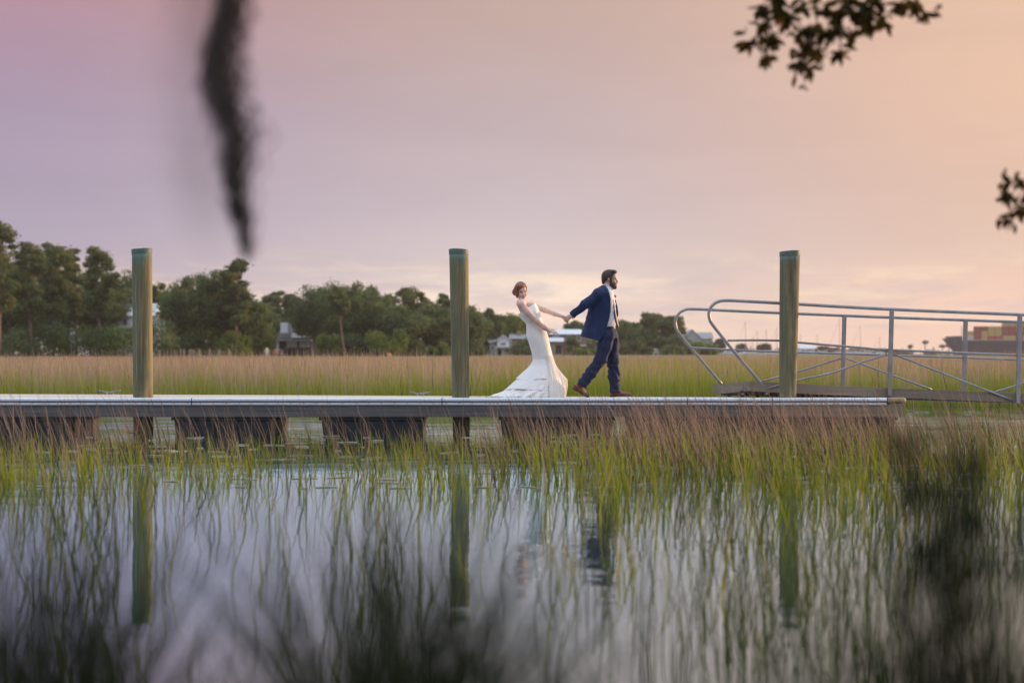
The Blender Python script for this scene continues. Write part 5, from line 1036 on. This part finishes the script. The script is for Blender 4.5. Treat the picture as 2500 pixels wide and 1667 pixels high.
T.part('boot_top', MB().rings(rr), M['redlead']); T.part('forecastle', MB().span((sx(2341), YS + 5, sz(829)), (sx(2357), YS + 25, sz(820))), M['hull']); T.part('foremast', MB().tube([(sx(2369), YS + 15, sz(830)), (sx(2369), YS + 15, sz(795))], .3, 6), M['mast'])
T.part('deck_rail', MB().span((sx(2357), YS + .3, sz(830.5)), (sx(2900), YS + .45, sz(829))), M['cwht'])
n_c = 0; deckS = sz(831.2)
cn_ = {'cred': 'red', 'cyel': 'yellow', 'cwht': 'pale', 'cbrt': 'crimson'}
def container(px0, px1, tier, mt, label):
    x0, x1 = sx(px0), sx(px1); z0 = deckS + .02 + tier * 2.66; T = Thing('shipping_container', label, 'container', ((x0 + x1) / 2, YS + 2, z0), 'containers on the ship')
    T.part('body', MB().span((x0 + .05, YS + 1.0, z0 + .01), (x1 - .05, YS + 3.4, z0 + 2.62)), M[mt])
    for xe in (x0 + .1, x1 - .1): T.part('corner_post', MB().span((xe - .06, YS + .93, z0 + .012), (xe + .06, YS + .998, z0 + 2.618)), M[mt])
for px0, px1, tiers, lb in ((2362, 2378.5, ('cwht', 'cyel'), 'foremost narrow stack'), (2381, 2397, ('cred', 'cred', 'cred'), 'stack behind the foremost one'), (2397.5, 2412.5, ('cyel', 'cyel', 'cred'), 'third stack from the bow'), (2414, 2431, ('cbrt', 'cyel', 'cyel'), 'fourth stack from the bow'), (2431.5, 2447.5, ('cbrt', 'cyel', 'cyel'), 'fifth stack from the bow'),
                            (2450, 2465, ('cyel', 'cred', 'cred', 'cyel'), 'sixth stack from the bow'), (2465.5, 2481, ('cyel', 'cred', 'cred', 'cyel'), 'seventh stack from the bow'), (2483, 2498, ('cred', 'cred', 'cyel', 'cyel'), 'stack at the right picture edge'), (2498.5, 2514, ('cyel', 'cred', 'cred', 'cyel'), 'stack cut by the right edge')):
    for i, mt in enumerate(tiers): container(px0, px1, i, mt, '%s container, %s of the ship\'s %s' % (cn_[mt], ['bottom one', 'second up', 'third up', 'top one'][i], lb))
# ------------------------------------------------------------------ live oak overhead: limbs, twigs, leaves, hanging moss
T = Thing('live_oak', 'live oak leaning in from the right, leafy twigs hanging at the upper right', 'tree', (4.6, 2.6, .2))
T.part('trunk', MB().tube(smooth_path([(4.6, 2.6, -.1), (4.5, 2.6, 1.2), (4.25, 2.7, 2.3), (4.1, 2.9, 3.0), (3.9, 2.8, 4.2), (3.2, 2.3, 5.6)], 4), list(np.linspace(.42, .16, 21)), 14), M['oakbark'], smooth=True)
limb = smooth_path([(4.15, 2.85, 2.8), (3.75, 4.3, 3.5), (3.1, 5.6, 3.55), (2.45, 6.4, 3.25), (1.9, 6.55, 3.05), (1.35, 6.5, 2.98)], 5)
br = T.part('branch', MB().tube(limb, list(np.linspace(.12, .014, len(limb))), 10), M['oakbark'], smooth=True)
limb2 = smooth_path([(4.2, 2.75, 2.7), (2.8, 2.55, 2.75), (1.2, 2.6, 2.6), (-.5, 2.7, 2.46), (-1.4, 2.6, 2.5)], 5)
T.part('branch', MB().tube(limb2, list(np.linspace(.13, .03, len(limb2))), 10), M['oakbark'], smooth=True)
limb3 = smooth_path([(4.3, 2.7, 2.4), (1.9, .9, 2.75), (-.1, .72, 2.4), (-1.1, .7, 2.3)], 5); T.part('branch', MB().tube(limb3, list(np.linspace(.10, .02, len(limb3))), 10), M['oakbark'], smooth=True)
# leaf shapes: narrow ovals, slightly cupped
LM = []
for j in range(3):
    L_, w_ = 1.0, .17 + .03 * j; V = []; n = 6
    for i in range(n + 1):
        t_ = i / n; ww = w_ * math.sin(math.pi * (t_ * .92 + .04)) ** .8; zc = -.10 * t_ * t_ * (1 + j * .4); V += [(t_, -ww, zc + .05 * ww), (t_, 0, zc - .02), (t_, ww, zc + .05 * ww)]
    F = []
    for i in range(n): F += [(3 * i, 3 * i + 3, 3 * i + 4, 3 * i + 1), (3 * i + 1, 3 * i + 4, 3 * i + 5, 3 * i + 2)]
    me = raw_mesh('leaf', V, F, True, dict(tone=np.full(len(V), (.12, .35, .75)[j]))); me.materials.append(M['nearleaf']); LM.append(me)
YO = 6.5; z8 = lambda x, y: P(1750 + x / 2.8, y / 2.8, YO)
ros = [(320, 50), (395, 25), (325, 150), (250, 255), (345, 290), (345, 365), (560, 240), (615, 310), (560, 425), (625, 470), (655, 375), (735, 165), (725, 60), (800, 215), (860, 335), (905, 85), (965, 150), (1045, 155), (1140, 125), (890, 15), (1060, 30), (1235, 45), (1375, 15), (1440, 75), (735, 255), (480, 140), (1000, 60), (440, 60), (590, 20), (905, 250), (820, 120)]
ros2 = [(2000, 1345), (2055, 1440), (2085, 1235), (2035, 1490), (2100, 1400), (1985, 1260), (2130, 1330), (2140, 1460)]
sprays = [([(500, 130), (395, 25), (320, 50), (325, 150), (250, 255)], 3), ([(560, 240), (345, 290), (345, 365)], 3)]
tw = MB(); LP = np.array(limb)
def nearest_parent(p, pool):
    """closest joint that sits higher"""
    best = None; bd = 1e9
    for q_ in pool:
        d = np.linalg.norm((p - q_) * np.array([1, .6, .8])) + (0.6 if q_[2] < p[2] + .01 else 0)
        if d < bd: bd, best = d, q_
    return best
def rosette(c, nl, size, tip):
    out = np.array(tip) / (np.linalg.norm(tip) + 1e-9)
    for i in range(nl):
        a = i * 2.4 + rng.uniform(-.3, .3); sp = rng.uniform(.5, 1.25); e1 = np.cross(out, (0, 1, .2)); e1 /= np.linalg.norm(e1); e2 = np.cross(out, e1)
        d = out * math.cos(sp) + (e1 * math.cos(a) + e2 * math.sin(a)) * math.sin(sp); d /= np.linalg.norm(d)
        yv = np.cross((rng.normal(0, .4), -1, .7), d); yv /= np.linalg.norm(yv); zv = np.cross(d, yv); s = size * rng.uniform(.75, 1.15); me = LM[int(rng.integers(0, 3))]
        o = bpy.data.objects.new('leaf', me); COL.objects.link(o); o.parent = br; Mw = Matrix(((d[0] * s, yv[0] * s, zv[0] * s, c[0] - T.loc[0]), (d[1] * s, yv[1] * s, zv[1] * s, c[1] - T.loc[1]), (d[2] * s, yv[2] * s, zv[2] * s, c[2] - T.loc[2]), (0, 0, 0, 1))); o.matrix_local = Mw
pool = [p for p in limb if p[0] < 2.9]
for x, y in sorted(ros, key=lambda q_: q_[1]):
    c = z8(x, y) + np.array([0, rng.uniform(-.14, .14), 0]); p = nearest_parent(c, pool); m_ = (p + c) / 2 + np.array([rng.normal(0, .02), rng.normal(0, .02), .02]); tw.tube(smooth_path([p, m_, c], 3), list(np.linspace(.0065, .0025, 7)), 6); pool += [c, m_]; rosette(c, 8, .066, c - p + np.array([0, 0, -.05]))
c = z8(592, 585); p = nearest_parent(c, pool); tw.tube([p, (p + c) / 2 + np.array([.01, 0, 0]), c], [.003, .002, .0015], 5); rosette(c, 3, .035, c - p)
limb4 = smooth_path([(2.9, 5.8, 3.5), (2.85, 6.3, 2.9), (2.62, 6.5, 2.35), (2.46, 6.5, 2.0)], 4); tw.tube(limb4, list(np.linspace(.03, .007, len(limb4))), 8); pool2 = limb4[4:]
for x, y in ros2:
    c = z8(x, y) + np.array([0, rng.uniform(-.08, .08), 0]); p = nearest_parent(c, pool2); tw.tube([p, (p + c) / 2 + np.array([0, 0, .012]), c], [.005, .004, .002], 6); pool2.append(c); rosette(c, 6, .056, c - p + np.array([-.03, 0, 0]))
T.part('twigs', tw, M['oakbark'], br)
# the smaller leaves in between, too many to tell apart
V = []; F = []; tn = []
for x, y in ros * 9 + ros2 * 7:
    c = z8(x, y) + rng.normal(0, 1, 3) * np.array([.016, .05, .016]); d = rng.normal(0, 1, 3) * np.array([1, .5, 1]) + np.array([0, 0, -.3]); d /= np.linalg.norm(d); yv = np.cross(rng.normal(0, 1, 3), d); yv /= np.linalg.norm(yv); zv = np.cross(d, yv); s = .060 * rng.uniform(.7, 1.2); j = int(rng.integers(0, 3))
    lv = np.array([v.co[:] for v in LM[j].vertices]); b = len(V); V += list(c + s * (lv[:, :1] * d + lv[:, 1:2] * yv + lv[:, 2:] * zv)); F += [tuple(i + b for i in p.vertices) for p in LM[j].polygons]; tn += [(.12, .35, .75)[j]] * len(lv)
lm = T.mesh('small_leaves', np.array(V), F, M['nearleaf'], br, attrs=dict(tone=np.array(tn))); lm['kind'] = 'stuff'
# the crown above the picture, which shades the near water
n = 360; x = rng.uniform(-5.5, 6.5, n); y = rng.uniform(-5, 7.0, n); z = np.maximum(3.1, 1.15 + .30 * np.maximum(y, 0) + 1.0) + rng.uniform(0, 2.2, n); C = np.stack([x, y, z], 1)
V, F, tn = leafcloud(C, rng.uniform(.35, .7, n), 45, .12, .7, .2, rng.uniform(.1, .7, n)); cr = T.mesh('crown', V, F, M['nearleaf'], attrs=dict(tone=tn)); cr['kind'] = 'stuff'
mb = MB()
for c in C[::5]:
    p = np.array([3.9, 2.8, 4.2]) if c[0] > 1 else np.array(limb2[int(np.clip((4.2 - c[0]) / 5.5 * 20, 0, 20))]); limb_tube(mb, p, c, .04, .01, .08, 5)
T.part('boughs', mb, M['oakbark'])
def moss(label, line, width, n, r=.0012, curl=.02, ymin=-.04):
    """hanging curly strands; line = list of (px, py) from top to tip at one depth"""
    Y = line[0][2]; top = P(line[0][0], line[0][1], Y); T_ = Thing('spanish_moss', label, 'spanish moss', top, 'spanish moss hanging in front of the sky'); mb = MB(); ctr = smooth_path([P(*q_) for q_ in line], 6); m = len(ctr)
    for i in range(n):
        i0 = int(m * .82 * rng.uniform() ** 1.5); i1 = min(m - 1, i0 + int(rng.integers(3, max(5, m // 2)))); ph = rng.uniform(0, 6.28); off = rng.normal(0, 1, 2); pts = []
        for j in range(i0, i1 + 1):
            t_ = j / (m - 1); w_ = np.interp(t_, np.linspace(0, 1, len(width)), width) * Y / FPX * .5
            pts.append(ctr[j] + np.array([off[0] * w_ * .6 + curl * w_ * 14 * math.sin(j * 1.7 + ph), off[1] * w_ * .4 + curl * w_ * 6 * math.cos(j * 1.3 + ph), rng.normal(0, .004)]))
        if len(pts) > 2: mb.tube(smooth_path(pts, 2), [r] * ((len(pts) - 1) * 2 + 1), 4, cap=False)
    T_.part('strands', mb, M['moss']); return T_
moss('dark blurred hank of spanish moss hanging at the upper left', [(556, -820, 2.7), (566, -400, 2.7), (564, 0, 2.7), (538, 120, 2.7), (546, 230, 2.7), (572, 340, 2.7), (572, 450, 2.7), (594, 560, 2.7), (602, 630, 2.7)], [76, 96, 80, 86, 106, 92, 60, 38, 18], 250, .0014)
moss('faint out of focus wisp of spanish moss beside the dark hank', [(430, -5600, .72), (455, -3000, .72), (470, -600, .72), (500, 200, .72), (520, 440, .72), (530, 600, .72)], [70, 60, 60, 110, 150, 70], 26, .0006)
# shore shrubs right in front of the lens, far out of focus
def shore_shrub(label, px, pytop, Y, wpx, n, leaf=.03, tmin=.45, hpx=300):
    k = Y / FPX; x0 = (px - 1250) * k; zt = CAMZ + (HZ - pytop) * k; zb = bankz(x0, Y); T_ = Thing('marsh_elder', label, 'shrub', (x0, Y, zb)); mb = MB(); C = []
    for i in range(n):
        xt = x0 + rng.normal(0, .27) * wpx * k; z_ = zt - abs(rng.normal(0, .42)) * hpx * k; yt = Y + rng.normal(0, .12); b = np.array([x0 + rng.normal(0, .03), Y + rng.normal(0, .05), zb - .05]); e = np.array([xt, yt, z_]); mb.tube(smooth_path([b, (b + e) / 2 + np.array([rng.normal(0, .02), 0, .03]), e], 3), list(np.linspace(.0022, .0008, 7)), 5)
        for t_ in np.linspace(tmin, 1, 7): C.append(b + (e - b) * t_ + rng.normal(0, .010, 3))
    T_.part('stems', mb, M['oakbark']); C = np.array(C); V, F, tn = leafcloud(C, np.full(len(C), .020), 5, leaf * .35, 1.0, .2, rng.uniform(0, 1, len(C))); T_.mesh('foliage', V, F, M['shrubleaf'], attrs=dict(tone=tn))
shore_shrub('dark blurred shore shrub in front of the right end of the dock', 2310, 1030, 1.5, 340, 22, tmin=.82, hpx=300)
def tussock(label, px, pytop, Y, wpx, n, mat='tussock'):
    """a clump of tall grass on the bank, close to the lens"""
    k = Y / FPX; x0 = (px - 1250) * k; zt = CAMZ + (HZ - pytop) * k; zb = bankz(x0, Y); T_ = Thing('grass_tussock', label, 'grass tussock', (x0, Y, zb))
    bx = x0 + rng.normal(0, .30, n) * wpx * k; by = Y + rng.normal(0, .16, n); off = np.exp(-((bx - x0) / (wpx * k * .5)) ** 2); h = (zt - zb) * rng.uniform(.7, 1.15, n) * (.6 + .4 * off)
    V, F, H, tn = blades(bx, by, np.full(n, zb - .05), h, rng.normal(0, .22, n), rng.normal(0, .15, n), rng.uniform(.006, .011, n), rng.uniform(0, 1, n), 6, 2.2); T_.mesh('blades', V, F, M[mat], attrs=dict(h=H, tone=tn))
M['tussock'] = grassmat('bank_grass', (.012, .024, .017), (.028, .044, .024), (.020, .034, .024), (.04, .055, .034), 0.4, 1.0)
tussock('dark blurred grass tussock at the bottom centre of the photo', 985, 1230, 1.9, 320, 800)
tussock('dark blurred grass tussock in the bottom left corner', 40, 1230, 2.0, 420, 800)
tussock('dark blurred grass tussock at the bottom right of the photo', 2360, 1330, 2.0, 400, 700)
tussock('low blurred grass tussock at the bottom between centre and right', 1660, 1400, 2.1, 420, 200)
# ------------------------------------------------------------------ evening haze over the whole place
hz = MB().span((-1560, -90, -1.6), (1560, 2260, 32)).build('haze', None); m = bpy.data.materials.new('haze'); m.use_nodes = True; t = NT(m.node_tree)
v = t.new('ShaderNodeVolumePrincipled'); v.inputs['Color'].default_value = (.93, .90, .90, 1); v.inputs['Density'].default_value = 0.00014; v.inputs['Anisotropy'].default_value = 0.2
t.l.new(v.outputs[0], t.new('ShaderNodeOutputMaterial').inputs['Volume']); hz.data.materials.append(m); tag(hz, 'thin evening haze over marsh and water', 'haze', None, 'stuff')
